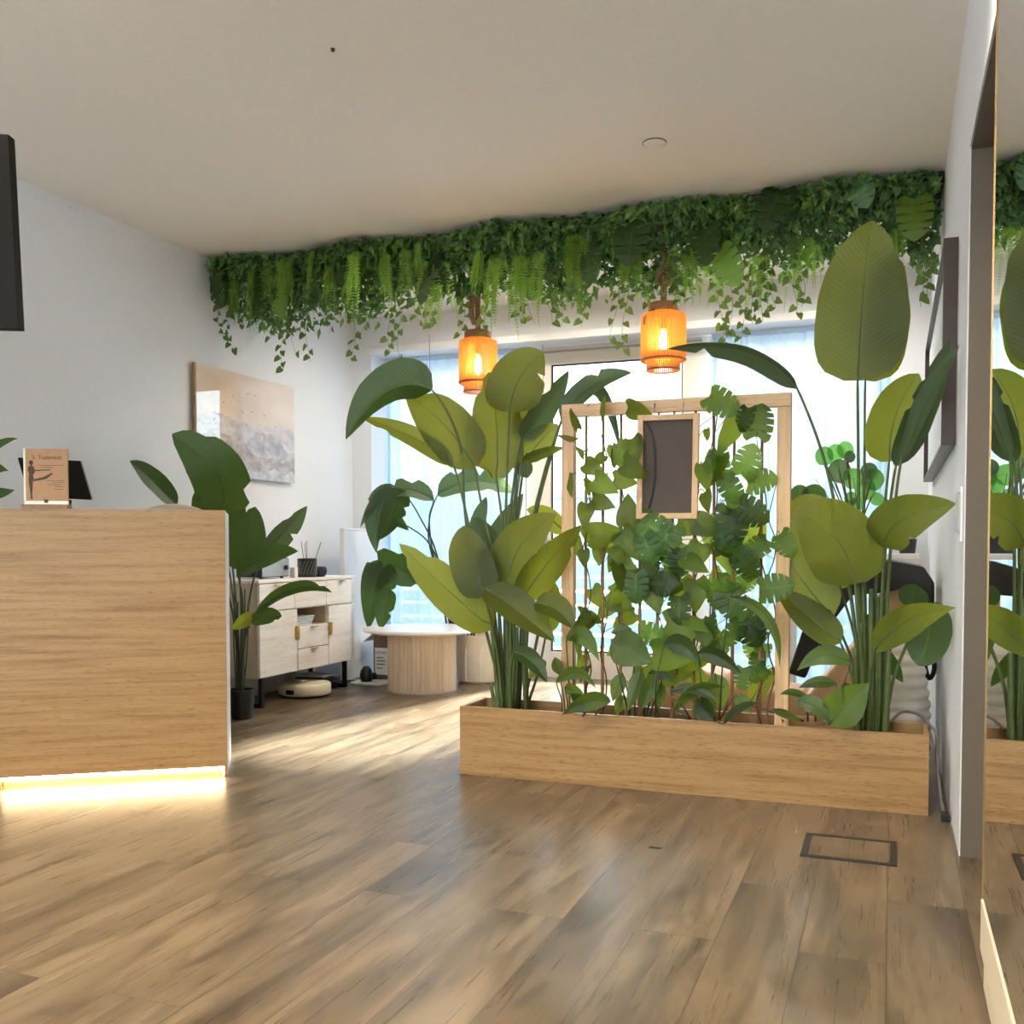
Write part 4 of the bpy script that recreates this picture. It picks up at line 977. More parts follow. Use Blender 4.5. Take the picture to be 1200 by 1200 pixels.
# ------------------------------------------------------------------ climbing vines on the trellis
def vine(label, cat, kind, rod_u, vtop, picks, Y0=4.07):
    """a vine up one cane: its stem, then a leaf (with its little stalk) for every pick = (u, v, size px, angle deg of the tip, roll)"""
    x = at(rod_u, 600, Y0).x
    q = Vector((x, TY - .02, SOIL)); o = thing('climbing_vine', label, cat, q, 'vines climbing the trellis')
    top = at(rod_u, vtop, TY - .02).z
    pts = []; n = 14
    for k in range(n + 1):
        z = SOIL - .01 + (top - SOIL) * k / n
        pts.append(Vector((x + .016 * math.sin(k * 1.9 + rod_u), TY - .014 + .014 * math.cos(k * 1.9), z)))
    MB().tube(pts, lambda t: .0036 - .0016 * t, 6, 4).build('stem', M['twig'], o, smooth=True)
    for (u, v, s, a, roll, *dy) in picks:
        Y = 4.04 + random.uniform(-.05, .05) + (dy[0] if dy else 0)
        an = math.radians(a); du, dv = math.sin(an) * s / 2, math.cos(an) * s / 2
        b, t = (u - du, v - dv), (u + du, v + dv)
        pb = at(*b, Y)
        mb = MB(); p1 = at(*t, Y + random.uniform(-.03, .03)); T = (p1 - pb).normalized()
        mid = (pb + p1) / 2; nn = (CAM - mid).normalized(); nn = (nn - T * nn.dot(T)).normalized()
        mid += nn * .012
        nn = Matrix.Rotation(math.radians(roll), 3, T) @ nn
        hw = metres(s, mid) * (.44 if kind == 'monstera' else .40)
        leaf_pts(mb, pb, p1, mid, hw, nn, 'split' if kind == 'monstera' else 'heart', .10, .12, lobe=.16, mon=1 if kind == 'monstera' else 0, nt=70 if kind == 'monstera' else 10, ns=5 if kind == 'monstera' else 4, wave=.03, ph=u)
        lf = mb.build('leaf', M[kind], o, smooth=True)
        near = min(pts, key=lambda p: abs(p.z - (pb.z - .04)))
        MB().tube([near, near.lerp(pb, .5) + Vector((0, -.012, .025)), pb, pb.lerp(mid, .5)], .0016, 5, 4).build('leaf_stalk', M['stalk'], lf, smooth=True)
    return o
def rnd_picks(n, u0, u1, v0, v1, s0, s1, avoid_board=True):
    out = []
    while len(out) < n:
        u, v = random.uniform(u0, u1), random.uniform(v0, v1)
        if avoid_board and 738 < u < 826 and v < 622: continue
        out.append((u, v, random.uniform(s0, s1), random.uniform(-70, 70), random.uniform(-50, 50), random.uniform(-.03, .10)))
    return out
vine('vine with thin sparse twigs and small leaves up the leftmost cane of the trellis', 'vine', 'pothos', 687, 476,
  [(673, 490, 26, 200, 60), (670, 514, 22, 90, 60), (679, 528, 16, 220, 50), (668, 572, 24, 10, 55), (690, 567, 20, 200, 40), (685, 605, 30, -10, 25), (676, 643, 26, 20, 30), (684, 655, 20, 0, 20), (706, 485, 26, 0, 70), (688, 628, 22, 10, 35, .1)] + rnd_picks(5, 672, 700, 690, 800, 18, 26))
vine('vine with rounded two-tone leaves beside the framed board, on the second cane from the left', 'vine', 'pothos', 707, 505,
  [(698, 550, 28, 60, 0), (711, 570, 34, 60, 5), (727, 537, 34, 20, 20), (708, 590, 30, 70, 0), (712, 625, 42, 100, 10), (722, 530, 26, 190, 40), (700, 540, 20, -50, 30), (716, 640, 36, 40, 0, .05)] + rnd_picks(7, 690, 735, 640, 790, 22, 32))
vine('vine with large leaves crowding the left edge of the framed board, on the third cane', 'vine', 'pothos', 728, 520,
  [(743, 531, 34, 10, 20, -.05), (745, 552, 34, 60, 15, -.05), (734, 564, 30, 80, 0), (736, 596, 36, 180, 0), (733, 660, 32, 60, 0), (738, 640, 40, 30, 10, .06), (748, 628, 36, 0, 30, .06), (752, 484, 34, 70, 30, .06)] + rnd_picks(7, 712, 760, 650, 790, 24, 34))
vine('vine of split leaves straight below the framed board', 'vine', 'monstera', 772, 625,
  [(770, 622, 44, 60, 0), (760, 645, 36, 20, 10), (778, 632, 40, -40, 10), (797, 660, 34, 0, 0), (778, 684, 36, 90, 0), (796, 716, 34, 0, 20), (745, 690, 36, 0, 10), (768, 745, 34, 70, 20)] + rnd_picks(6, 740, 800, 640, 790, 26, 36))
vine('vine with plain heart-shaped leaves under the right side of the framed board', 'vine', 'pothos', 790, 620,
  [(752, 683, 32, 10, 10), (764, 672, 30, 60, 10), (768, 705, 34, 20, 0), (816, 654, 36, -20, 0), (811, 618, 36, 70, 10), (833, 618, 38, 70, 0), (806, 736, 52, 80, 0), (826, 745, 34, 0, 0), (790, 770, 50, 80, 10), (815, 700, 40, 0, 20)] + rnd_picks(8, 740, 835, 640, 800, 26, 40))
vine('vine of deeply split leaves topping out over the top rail of the trellis', 'vine', 'monstera', 836, 474,
  [(849, 474, 40, 60, -10), (872, 492, 30, -20, 35, -.03), (843, 548, 40, 10, 40), (858, 576, 34, 30, 20), (858, 618, 46, 0, 0), (870, 600, 40, 70, 15), (832, 545, 26, 0, 50), (845, 690, 36, 100, 30), (850, 640, 30, 20, 20)] + rnd_picks(6, 830, 880, 580, 780, 26, 38))
vine('vine with long strap leaves on the cane right of the framed board', 'vine', 'pothos', 815, 500,
  [(853, 510, 60, -30, 55, -.02), (838, 553, 40, -20, 50), (826, 560, 34, 10, 35), (850, 640, 70, 10, 15, .05), (880, 634, 60, 20, 5, .06), (828, 510, 14, 0, 40), (848, 565, 22, 0, 30), (828, 590, 26, 10, 40)] + rnd_picks(6, 810, 850, 640, 790, 26, 40))
vine('vine of bright split leaves against the sky, on the rightmost cane', 'vine', 'monstera', 893, 478,
  [(890, 492, 40, 170, 0), (877, 538, 40, 160, -8), (894, 563, 36, 100, 5), (884, 602, 40, 60, 10), (860, 710, 42, 30, 0), (880, 740, 42, 30, 0)] + rnd_picks(6, 860, 905, 600, 800, 26, 38))
vine('vine with two dark split leaves hanging over the right trellis post', 'vine', 'monstera', 905, 560,
  [(922, 640, 32, 30, 15, -.08), (912, 688, 40, 100, -5, -.08), (886, 740, 34, 20, 10), (876, 664, 36, 40, 20)] + rnd_picks(5, 850, 905, 690, 810, 24, 34))

DY = 0.0
# ------------------------------------------------------------------ plant in the black pot behind the counter
q = Vector((-3.55, 4.80, 0))
B = thing('bird_of_paradise_plant', 'dark broad-leaved plant in a black pot between the counter and the sideboard', 'plant', q)
MB().lathe([(0, 0), (.062, 0), (.078, .17), (.074, .172), (.068, .15), (0, .15)], q, 36, caps=False).build('pot', M['black'], B, smooth=True, sharp=40)
MB().lathe([(0, .152), (.067, .152)], q, 24, caps=False).build('soil', M['soil'], B)
def BP(*a, **k): return px_leaf(B, *a, stalk_mat=M['stalk_dark'], **k)
s0 = lambda dx: (281 + dx, 822, 4.85)
BP(DK, (207, 592), (152, 540), 24, (4.52, 4.24), m=(177, 562), roll=35, fold=.3, stalk=[s0(-3), (276, 740, 4.83), (262, 680, 4.72), (235, 625, 4.62)])
BP(DK, (262, 600), (202, 509), 66, (4.72, 4.48), m=(252, 550), roll=4, fold=.08, shape='broad', slits=((.2, 1, .5), (.2, -1, .3), (.8, 1, .3)), stalk=[s0(-1), (279, 740, 4.84), (272, 660, 4.82)])
BP(DK, (262, 625), (246, 560), 60, (4.86, 4.86), roll=10, fold=.1, shape='broad', stalk=[s0(-2), (278, 740, 4.85)])
BP(DK, (281, 668), (299, 594), 46, (4.8, 4.8), m=(289, 634), roll=0, fold=.08, shape='broad', slits=((.86, -1, .4),), stalk=[s0(0), (283, 740, 4.83)])
BP(GY, (314, 645), (360, 593), 26, (4.86, 4.82), m=(334, 622), roll=30, fold=.2, slits=((.5, 1, .5), (.75, -1, .4)), stalk=[s0(3), (288, 740, 4.85), (297, 680, 4.86)])
BP(DK, (279, 672), (349, 646), 24, (4.72, 4.66), m=(315, 652), roll=-25, fold=.25, stalk=[s0(1), (284, 740, 4.8), (284, 700, 4.76)])
BP(DK, (299, 720), (389, 694), 15, (4.74, 4.66), m=(345, 690), roll=-30, fold=.35, slits=((.82, -1, .8),), stalk=[s0(2), (285, 780, 4.82), (288, 745, 4.78)])
BP(DK, (296, 727), (330, 722), 20, (4.66, 4.62), roll=-15, fold=.25, slits=((.85, 1, .5),), stalk=[s0(1), (284, 780, 4.8), (288, 745, 4.7)], shape='round')
BP(BD, (300, 722), (272, 738), 16, (4.68, 4.62), roll=20, fold=.2)
for k in range(5):
    a = s0(-4 + 2 * k); p0 = at(*a); p0.z = .15; p1 = at(a[0] - 2 + k * 2, 690 + 15 * (k % 3), 4.84)
    MB().tube([p0, (p0 + p1) / 2 + Vector((.006 * (k - 2), 0, 0)), p1], .0045, 7, 5).build('stalk', M['stalk_dark'], B, smooth=True)

# ------------------------------------------------------------------ plant in the pale basket by the curtain
q = Vector((-2.86, 6.76, 0))
G = thing('floor_plant', 'drooping torn-leaved plant in a pale basket in front of the left curtain', 'plant', q)
MB().lathe([(0, 0), (.155, 0), (.175, .02), (.18, .33), (.17, .36), (.162, .34), (.16, .28), (0, .28)], q, 44, caps=False).build('basket', M['basket'], G, smooth=True, sharp=40)
MB().lathe([(0, .282), (.158, .282)], q, 24, caps=False).build('soil', M['soil'], G)
for sgn in (-1, 1): MB().tube([q + Vector((sgn * .06 + .03, -.183, .27)), q + Vector((sgn * .06 + .03, -.2, .2)), q + Vector((sgn * .06 + .03, -.192, .03))], .006, 7, 5).build('strap', M['paper'], G)
def GP(*a, **k): return px_leaf(G, *a, stalk_mat=M['stalk_dark'], **k)
g0 = lambda dx: (541 + dx, 742, 6.76)
GP(GY, (468, 578), (441, 648), 28, (6.4, 6.3), m=(444, 596), roll=30, fold=.3, slits=((.5, 1, .5),), stalk=[g0(-9), (512, 650, 6.6), (492, 606, 6.5), (478, 584, 6.45)])
GP(DK, (466, 572), (442, 634), 30, (6.34, 6.28), m=(460, 598), roll=-25, fold=.3, slits=((.6, -1, .6), (.4, -1, .4)))
GP(GY, (508, 586), (422, 618), 20, (6.44, 6.3), m=(462, 576), roll=40, fold=.4, slits=((.3, 1, .7), (.5, 1, .7), (.7, -1, .6)), stalk=[g0(-6), (510, 660, 6.6), (503, 610, 6.5)])
GP(GY, (513, 580), (602, 578), 30, (6.5, 6.5), m=(556, 564), roll=-35, fold=.3, slits=((.3, -1, .6), (.55, -1, .7), (.75, 1, .5)), stalk=[g0(-4), (506, 650, 6.6), (503, 610, 6.55)])
GP(DK, (450, 610), (479, 622), 16, (6.4, 6.42), m=(464, 608), roll=30, fold=.3, stalk=[g0(-10), (510, 650, 6.5), (480, 618, 6.44)])
GP(DK, (487, 684), (432, 738), 40, (6.3, 6.2), m=(449, 666), roll=12, fold=.25, slits=((.3, 1, .5), (.5, 1, .6), (.7, -1, .6), (.45, -1, .4)), stalk=[g0(-10), (527, 700, 6.6), (510, 682, 6.45)], shape='broad')
GP(DK, (462, 690), (432, 690), 34, (6.28, 6.24), m=(444, 672), roll=-10, fold=.2, slits=((.4, 1, .6),))
GP(DK, (456, 690), (446, 738), 24, (6.22, 6.18), roll=15, fold=.25, slits=((.35, 1, .7), (.6, -1, .6)))
GP(GY, (551, 640), (570, 582), 18, (6.7, 6.7), roll=20, stalk=[g0(2), (546, 690, 6.74)])
GP(GY, (572, 660), (592, 610), 16, (6.7, 6.7), roll=-20, stalk=[g0(4), (560, 700, 6.74)])
for k in range(9):
    a = g0(-14 + 3.4 * k); p0 = at(*a); p0.z = .28; p1 = at(a[0] - 12 + k * 2.5, 680 + 12 * (k % 4), 6.7)
    MB().tube([p0, (p0 + p1) / 2, p1], .0085, 7, 4).build('stalk', M['stalk_dark'], G, smooth=True)

# ------------------------------------------------------------------ hanging greenery under the ceiling
HY0, HY1 = 5.12, 5.78
hx0, hx1 = XL + .02, XR - .004
M['moss'] = plain('dark_moss_backing', (34, 44, 28), .9, vary=.3)
hg = thing('hanging_greenery', 'long artificial hanging garden of ferns and vines along the ceiling before the window', 'hanging greenery', ((hx0 + hx1) / 2, (HY0 + HY1) / 2, ZC - .04))
MB().box(hx0, hx1, HY0 + .10, HY1, ZC - .04, ZC - .002).build('backing_panel', M['moss'], hg)
def foliage_mat():
    t = NT('mixed_foliage')
    v = t.noise(t.coord(), 22, 2); big = t.noise(t.coord(), 3.2, 3)
    c = t.ramp(v, [(.25, lin((52, 82, 46))), (.45, lin((84, 124, 60))), (.6, lin((122, 162, 76))), (.8, lin((172, 196, 124)))])
    c = t.mix(t.ramp(big, [(.45, (0, 0, 0, 1)), (.7, (.4, .4, .4, 1))]), c, lin((92, 132, 100)))
    t.link(c, t.b.inputs['Base Color']); t.b.inputs['Roughness'].default_value = .45
    tr = t.node('ShaderNodeBsdfTranslucent'); t.link(c, tr.inputs[0])
    mx = t.node('ShaderNodeMixShader'); mx.inputs[0].default_value = .3
    t.link(t.b.outputs[0], mx.inputs[1]); t.link(tr.outputs[0], mx.inputs[2]); t.link(mx.outputs[0], t.out.inputs[0]); return t.m
M['foliage'] = foliage_mat()
rf = random.Random(11)
def small_leaf(mb, p, d, n, L, wd):
    d = d.normalized(); s = d.cross(n)
    s = s.normalized() if s.length > 1e-5 else d.orthogonal().normalized()
    k = s.cross(d)
    a = p; b = p + d * (L * .45) + s * (wd / 2) + k * (.12 * L); c = p + d * L - k * .1 * L; e = p + d * (L * .45) - s * (wd / 2) + k * (.12 * L); m = p + d * (L * .5)
    mb.add([a, b, c, e, m], [(0, 1, 4), (1, 2, 4), (2, 3, 4), (3, 0, 4)], [(.5, 0), (1, .5), (.5, 1), (0, .5), (.5, .5)])
fol = MB()
for k in range(9800):
    x = rf.uniform(hx0 + .01, hx1 - .004)
    e = rf.random() ** 1.5
    drop = .30 + .05 * math.sin(x * 3.1) + .04 * math.sin(x * 9.7)
    z = ZC - .012 - e * drop
    front = rf.random() < .62
    yf = HY0 + .02 + max(0, e - .15) * .26 + .05 * math.sin(x * 7 + e * 4)
    y = yf + abs(rf.gauss(0, .035)) if front else rf.uniform(yf, HY1)
    if not front: z = min(z, ZC - .05)
    d = Vector((rf.gauss(0, .8), rf.gauss(-.5, .6), rf.gauss(-.7, .6)))
    L = rf.uniform(.035, .085)
    p_ = Vector((x, y, z))
    if z + d.normalized().z * L > ZC - .004: d.z = -abs(d.z)
    if x + d.normalized().x * L > XR - .008: d.x = -abs(d.x)
    if x + d.normalized().x * L < XL + .008: d.x = abs(d.x)
    small_leaf(fol, p_, d, Vector((rf.gauss(0, .5), -1, rf.gauss(.4, .5))), L, L * rf.uniform(.3, .6))
tag(fol.build('foliage', M['foliage'], hg), kind='stuff')
# ferns: six shapes, repeated
def fern_mesh(seed):
    r = random.Random(seed); mb = MB()
    for f in range(r.randint(5, 8)):
        ln = r.uniform(.20, .40); az = r.uniform(-1.2, 1.2); out = r.uniform(.02, .12)
        hd = Vector((math.sin(az), -math.cos(az) * .8, 0))
        c = [hd * (out * (t ** .6)) + Vector((0, 0, -ln * t ** 1.35 + .035 * math.sin(PI * min(1, t * 2)))) for t in [i / 26 for i in range(27)]]
        off = Vector((r.gauss(0, .02), 0, 0))
        for i in range(1, 27):
            p = c[i] + off; T = (c[i] - c[i - 1]).normalized(); S = T.cross(Vector((0, -1, .2))).normalized()
            S = (Matrix.Rotation(az * .5, 3, T) @ S)
            l = .026 * math.sin(PI * (.12 + .86 * i / 26)) ** .7; wd = .0042
            for sg in (-1, 1):
                d = S * sg + T * .45
                e = p + d.normalized() * l
                mb.add([p - T * wd * .4, e, p + T * wd, p + d.normalized() * l * .5 + T * wd * .9], [(0, 1, 3), (0, 3, 2)])
        mb.tube([q + off for q in c], .0012, 3, caps=False)
    return mb
ferns = []
for k in range(6):
    o = fern_mesh(40 + k).build('fern_spray', M['fern'], hg, local=True); ferns.append(o)
n_f = 50
for k in range(n_f):
    o = ferns[k] if k < 6 else ferns[k % 6].copy()
    if k >= 6: C.objects.link(o); o.parent = hg
    x = hx0 + .15 + (hx1 - hx0 - .3) * ((k * 17 % n_f) + rf.uniform(-.8, 1.8)) / n_f
    lowrow = k % 3
    z = (ZC - .05 - .07 * rf.random(), ZC - .13 - .10 * rf.random(), ZC - .24 - .08 * rf.random())[lowrow]
    y = (HY0 + .02, HY0 + .05, HY0 + .14)[lowrow] + rf.uniform(-.02, .03)
    o.location = Vector((x, y, z)) - ORI[hg]
    o.rotation_euler = (rf.uniform(-.15, .1), 0, rf.uniform(-.5, .5))
    s = rf.uniform(.6, 1.1) * (.8 if lowrow == 2 else 1); o.scale = (s, s, s)
# big split leaves tucked in
for (u, v, s, a, roll, mt) in ((255, 335, 50, 15, 30, 'bird_dark'), (300, 350, 44, 10, 40, 'bird_dark'), (400, 320, 34, 0, 10, 'bird_dark'), (500, 335, 46, -20, 25, 'bird_grey'), (512, 318, 36, 30, 20, 'bird_dark'), (590, 262, 24, 60, 60, 'bird_dark'),
      (690, 310, 44, 10, 10, 'bird_dark'), (740, 285, 56, -10, 10, 'bird_dark'), (828, 290, 44, 0, 20, 'bird_dark'), (855, 315, 46, 30, 20, 'monstera'), (905, 245, 56, -20, 10, 'bird_dark'), (1072, 258, 50, 0, 0, 'pothos'), (330, 362, 24, 10, 0, 'monstera'), (1010, 225, 40, 20, 20, 'foliage')):
    Y = HY0 + .0 + (v > 300) * .04
    an = math.radians(a); b = (u - math.sin(an) * s / 2, v - math.cos(an) * s / 2); t = (u + math.sin(an) * s / 2, v + math.cos(an) * s / 2)
    pb, pt = at(*b, Y), at(*t, Y - .03)
    pb.z = min(pb.z, ZC - .03); mid = (pb + pt) / 2 + Vector((0, -.02, 0)); T = (pt - pb).normalized()
    nn = Vector((0, -1, .2)); nn = (nn - T * nn.dot(T)).normalized(); nn = Matrix.Rotation(math.radians(roll), 3, T) @ nn
    mb = MB(); leaf_pts(mb, pb, pt, mid, metres(s, mid) * .42, nn, 'split', .12, .1, lobe=.15, mon=1, nt=70, ns=5)
    mb.build('split_leaf', M[mt], hg, smooth=True)
# trailing vines with heart leaves
VN = [(236, 412), (246, 402), (268, 372), (284, 382), (320, 396), (333, 432), (347, 420), (360, 424), (384, 392), (413, 420), (425, 398), (459, 412), (468, 425), (487, 378), (500, 388), (510, 380), (543, 392), (570, 390), (612, 382), (624, 380), (644, 378), (658, 382), (684, 384), (718, 398), (732, 410), (760, 372), (792, 352), (845, 405), (852, 398), (872, 404), (884, 380), (893, 375), (905, 360), (931, 368), (940, 360), (1082, 360), (1090, 345)]
for k, (u, vb) in enumerate(VN):
    Y = HY0 + .06 + .12 * rf.random()
    p1 = at(u, vb, Y); z0 = ZC - .22; x0 = p1.x + rf.uniform(-.05, .05); p1.x = max(min(p1.x, XR - .04), XL + .05 + .02 * rf.random())
    x0 = max(min(x0, XR - .06), XL + .05)
    mb = MB(); n = max(5, int((z0 - p1.z) / .034))
    pts = [Vector((x0 + (p1.x - x0) * t + .014 * math.sin(t * 7 + k), Y + .012 * math.cos(t * 6 + k), z0 + (p1.z - z0) * t)) for t in [i / n for i in range(n + 1)]]
    mb.tube(pts, .0011, 4, 2)
    for i in range(1, n + 1):
        if rf.random() < .15: continue
        sd = 1 if i % 2 else -1
        d = Vector((sd * rf.uniform(.3, 1), rf.uniform(-.5, .2), -rf.uniform(.5, 1.1))).normalized()
        b = pts[i] + Vector((sd * .012, 0, .004)); L_ = rf.uniform(.038, .052)
        if b.x + d.x * L_ > XR - .012: d.x = -abs(d.x)
        if b.x + d.x * L_ - .02 < XL: d.x = abs(d.x)
        leaf_pts(mb, b, b + d * L_, b + d * L_ * .5 + Vector((0, -.004, 0)), L_ * .40, Vector((rf.gauss(0, .35), -1, rf.gauss(0, .3))), 'heart', .12, 0, lobe=.14, nt=6, ns=2)
        mb.tube([pts[i], b], .0008, 3, caps=False)
    mb.build('trailing_vine', M['ivy'], hg, smooth=True)

# ------------------------------------------------------------------ massage chair behind the planter
MYa, MYb = 4.93, 5.55
mc = thing('massage_chair', 'reclined tan and black leather massage chair behind the planter, its head by the right wall', 'armchair', (-.45, 5.24, 0))
def P5(u, v): 
    p = at(u, v, 5.05); return Vector((p.x, 0, max(p.z, .02)))
def prism(pts, y0, y1, bev):
    return MB().slab([(p.x, y0, p.z) for p in pts], y1 - y0, (0, 1, 0), bev)
prism([P5(930, 832), P5(1012, 742), P5(1030, 700), P5(1040, 684), P5(1058, 684), P5(1066, 700), P5(1060, 740), P5(1030, 800), P5(960, 858)], 5.06, 5.42, .03).build('backrest', M['tan'], mc, smooth=True)
prism([P5(1026, 704), P5(1034, 686), P5(1050, 680), P5(1064, 690), P5(1062, 716), P5(1036, 722)], 5.02, 5.46, .03).build('head_cushion', M['tan'], mc, smooth=True)
prism([P5(850, 800), P5(940, 812), P5(960, 858), P5(850, 846)], 5.06, 5.42, .04).build('seat', M['tan'], mc, smooth=True)
prism([P5(738, 782), P5(790, 774), P5(852, 796), P5(852, 850), P5(790, 836), P5(738, 840)], 5.06, 5.42, .04).build('leg_rest', M['tan'], mc, smooth=True)
prism([P5(742, 786), P5(762, 782), P5(764, 834), P5(742, 838)], 5.0, 5.48, .02).build('foot_end', M['cream_plastic'], mc, smooth=True)
for y0, y1 in ((4.93, 5.0), (5.48, 5.55)):
    prism([P5(926, 786), P5(942, 738), P5(974, 702), P5(1000, 668), P5(1040, 656), P5(1082, 664), P5(1094, 682), P5(1094, 752), P5(1082, 752), P5(1082, 690), P5(1060, 688), P5(1034, 694), P5(1000, 696), P5(966, 742), P5(946, 792)], y0, y1, .012).build('side_shell', M['charcoal'], mc, smooth=True)
prism([P5(1000, 668), P5(1040, 656), P5(1082, 664), P5(1092, 682), P5(1084, 690), P5(1050, 678), P5(1006, 684)], 5.0, 5.48, .006).build('hood', M['charcoal'], mc, smooth=True)
MB().box(-1.0, .02, 5.0, 5.48, 0, .10, .02).build('base', M['charcoal'], mc)
MB().box(-.7, -.1, 5.1, 5.4, .1, .22, .01).build('base_lift', M['charcoal'], mc)
MB().tube([(P5(1086, 752).x, 4.96, P5(1086, 752).z), (P5(1083, 775).x, 4.95, P5(1083, 775).z), (P5(1088, 792).x, 4.95, P5(1088, 792).z), (P5(1094, 780).x, 4.955, P5(1094, 780).z), (P5(1090, 752).x, 4.96, P5(1090, 752).z)], .011, 8, 5).build('strap', M['black'], mc)

q = at(1046, 845, 4.62); q.z = 0
rb = thing('ribbed_pouf', 'white ribbed fabric pouf between the planter and the massage chair', 'pouf', q)
prf = []
for k in range(90):
    z = .01 + .60 * k / 89; rr = .145 - .045 * max(0, (z - .3) / .3) ** 1.3 + .011 * abs(math.sin(k * .44))
    if z > .58: rr *= 1 - ((z - .58) / .03) ** 2 * .35
    prf.append((rr, z))
MB().lathe([(0, .01)] + prf + [(0, .612)], q, 44, caps=False).build('cover', M['ribbed'], rb, smooth=True)
MB().lathe([(0, 0), (.135, 0), (.135, .0095), (0, .0095)], q, 32, caps=False).build('base', M['charcoal'], rb)

# plant stand by the right end of the window with a round-leaved plant
sx, sy = -.22, 6.66
ps = thing('plant_stand', 'white narrow console in the corner at the right end of the window', 'console', (sx, sy, 0))
MB().box(-.62, .16, 6.5, 6.82, .93, .965, .003).build('top', M['white_gloss'], ps)
for x in (-.61, .125): 
    for y in (6.51, 6.785): MB().box(x, x + .025, y, y + .025, 0, .93).build('leg', M['white_gloss'], ps)
rp_ = thing('round_leaf_plant', 'backlit plant with round leaves and bare twigs on the white console', 'potted plant', (sx, sy, .965))
MB().lathe([(0, 0), (.07, 0), (.09, .12), (.083, .12), (.078, .1), (0, .1)], (sx, sy, .965), 32, caps=False).build('pot', M['charcoal'], rp_, smooth=True, sharp=40)
def OP(mt, u, v, s, a=0, roll=0, dy=0):
    an = math.radians(a); Y = 6.66 + dy
    b = (u - math.sin(an) * s / 2, v - math.cos(an) * s / 2); t = (u + math.sin(an) * s / 2, v + math.cos(an) * s / 2)
    pb = at(*b, Y); base = Vector((sx, sy, 1.06))
    px_leaf(rp_, M[mt], b, t, s * .95, Y, roll=roll, fold=.05, wave=0, shape='round')
    k = base.lerp(pb, .55); k.z = min(k.z, pb.z - .05)
    MB().tube([base, k, pb], .005, 6, 5).build('twig', M['twig'], rp_, smooth=True)
for a in (('round', 966, 534, 22, 180), ('round', 979, 530, 20, 190), ('round', 990, 527, 20, 200), ('bird_grey', 984, 552, 28, 160, 20), ('bird_grey', 996, 535, 14, 150, 40), ('round', 1001, 562, 26, 90), ('round', 1024, 562, 26, 150), ('round', 1016, 575, 24, 120), ('round', 1004, 592, 18, 120), ('round', 1028, 586, 16, 60), ('bird_grey', 1018, 552, 20, 200, 35), ('round', 997, 584, 16, 200)): OP(*a)
for a in (('bird_dark', 937, 580, 24, 190, 0, -.1), ('bird_dark', 954, 582, 30, 170, 0, -.1), ('bird_dark', 976, 612, 26, 100, 10, -.1), ('bird_dark', 988, 602, 24, 150, 10, -.1), ('bird_dark', 988, 622, 24, 60, 20, -.1)): OP(*a)
for (u, v) in ((956, 562), (970, 548), (1040, 585), (1000, 560), (948, 600), (1034, 600), (1012, 605)):
    b = Vector((sx, sy, 1.06)); e = at(u, v, 6.62)
    MB().tube([b, b.lerp(e, .5) + Vector((.02, 0, -.03)), e], lambda t: .006 - .004 * t, 6, 5).build('twig', M['twig'], rp_, smooth=True)
kt = thing('small_dark_pot', 'small dark pot on the right end of the white console', 'pot', (.09, 6.62, .965))
MB().lathe([(0, 0), (.045, 0), (.055, .09), (.05, .09), (.045, .02), (0, .02)], (.09, 6.62, .965), 24, caps=False).build('vessel', M['charcoal'], kt, smooth=True, sharp=40)
for a in range(6): MB().tube([(.09, 6.62, .98), (.09 + .04 * math.cos(a), 6.62 + .04 * math.sin(a), 1.08), (.09 + .06 * math.cos(a * 1.3), 6.62 + .06 * math.sin(a * 1.3), 1.13)], .003, 5, 4).build('sprig', M['twig'], kt)

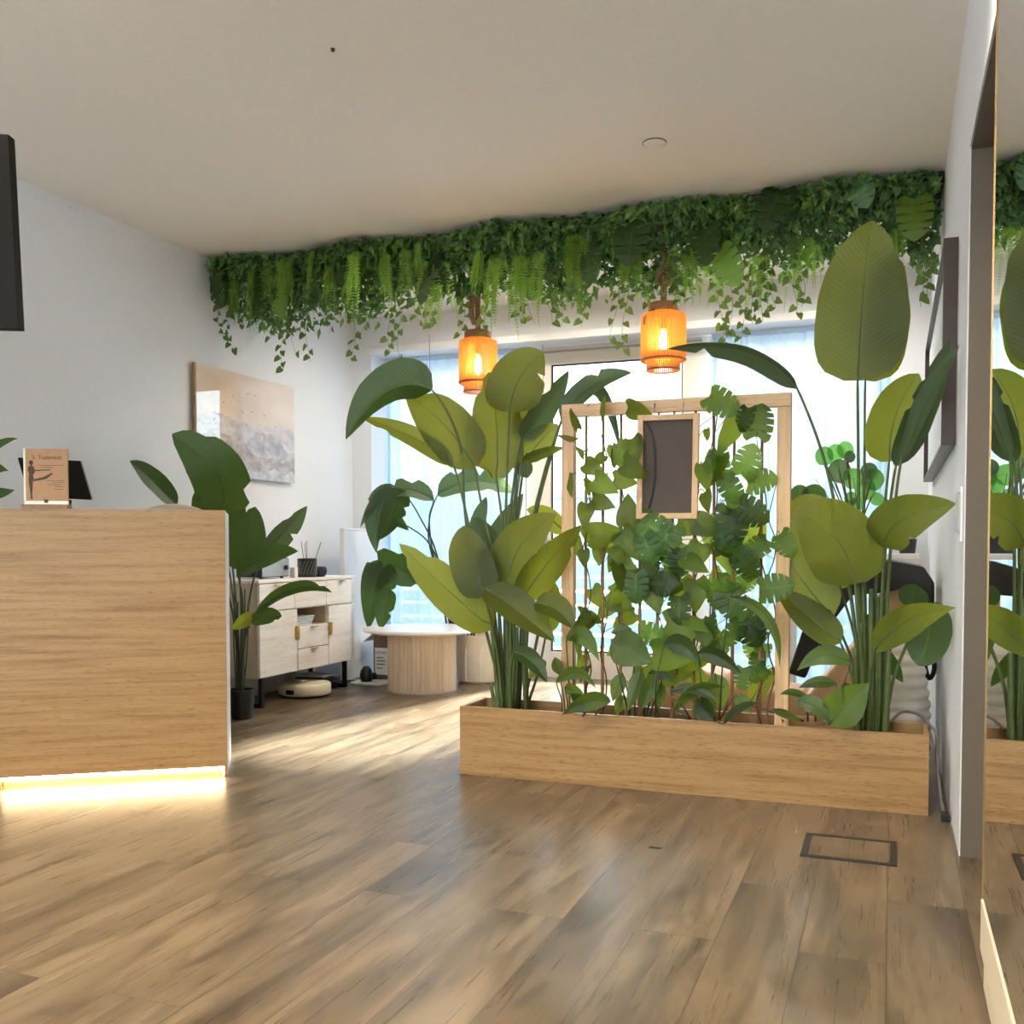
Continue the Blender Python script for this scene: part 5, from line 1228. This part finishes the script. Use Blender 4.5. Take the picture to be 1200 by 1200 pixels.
# ------------------------------------------------------------------ right wall
FX = XR - .05
wpz0, wpz1, wy0, wy1 = 1.38, 2.14, 4.0, 6.2
wp_ = thing('framed_picture', 'large pale picture in a dark walnut frame on the right wall', 'picture', (XR, 4.6, wpz0))
MB().box(FX, XR - .001, wy0, wy0 + .03, wpz0, wpz1).box(FX, XR - .001, wy1 - .035, wy1, wpz0, wpz1).box(FX, XR - .001, wy0 + .03, wy1 - .035, wpz0, wpz0 + .012).box(FX, XR - .001, wy0 + .03, wy1 - .035, wpz1 - .012, wpz1).build('frame', M['walnut'], wp_)
print_panel(XR - .006, wy0 + .031, wy1 - .036, wpz0 + .013, wpz1 - .013, .022, -1).build('print', M['facade'], wp_)
q = atX(1122, 602, XR - .02)
hd = thing('wall_fitting', 'slim white handle plate on the right wall just before the recess', 'wall fitting', (XR, NY1 + .12, 1.05))
MB().box(XR - .008, XR - .0005, NY1 + .06, NY1 + .11, 1.02, 1.20, .002).build('plate', M['white_gloss'], hd)
MB().tube([(XR - .008, NY1 + .085, 1.05), (XR - .018, NY1 + .085, 1.06), (XR - .018, NY1 + .085, 1.17), (XR - .008, NY1 + .085, 1.18)], .003, 8, 4).build('grip', M['silver'], hd)
jx = thing('jamb_knob', 'small white knob on the taupe side of the recess by the mirror', 'knob', (XR + .13, NY1 - .012, 1.17))
MB().tube([(XR + .13, NY1 - .0125, 1.18), (XR + .13, NY1 - .03, 1.18)], .010, 12).build('stem', M['white_gloss'], jx)
MB().tube([(XR + .13, NY1 - .0302, 1.18), (XR + .13, NY1 - .052, 1.18)], .024, 18).build('cap', M['white_gloss'], jx, smooth=True, sharp=40)
cbp = [(1042, 847, 4.13), (1058, 834, 4.22), (1078, 838, 4.24), (1090, 850, 4.22)]
pts = [at(*c) for c in cbp]
pts += [Vector((XR - .045, 4.16, .27)), Vector((XR - .04, 4.10, .15)), Vector((XR - .03, 4.03, .05)), Vector((XR - .022, 3.94, .012))]
cbl = MB().tube(pts, .006, 8, 6).build('power_cable', M['cable'], origin=(XR - .03, 4.0, .0))
tag(cbl, 'grey power cable looping out of the planter down to the floor by the right wall', 'cable')
pg = MB().box(XR - .034, XR - .006, 3.89, 3.94, .0, .03, .004).build('cable_plug', M['black'])
tag(pg, 'black plug at the floor end of the grey cable, by the right wall', 'plug')
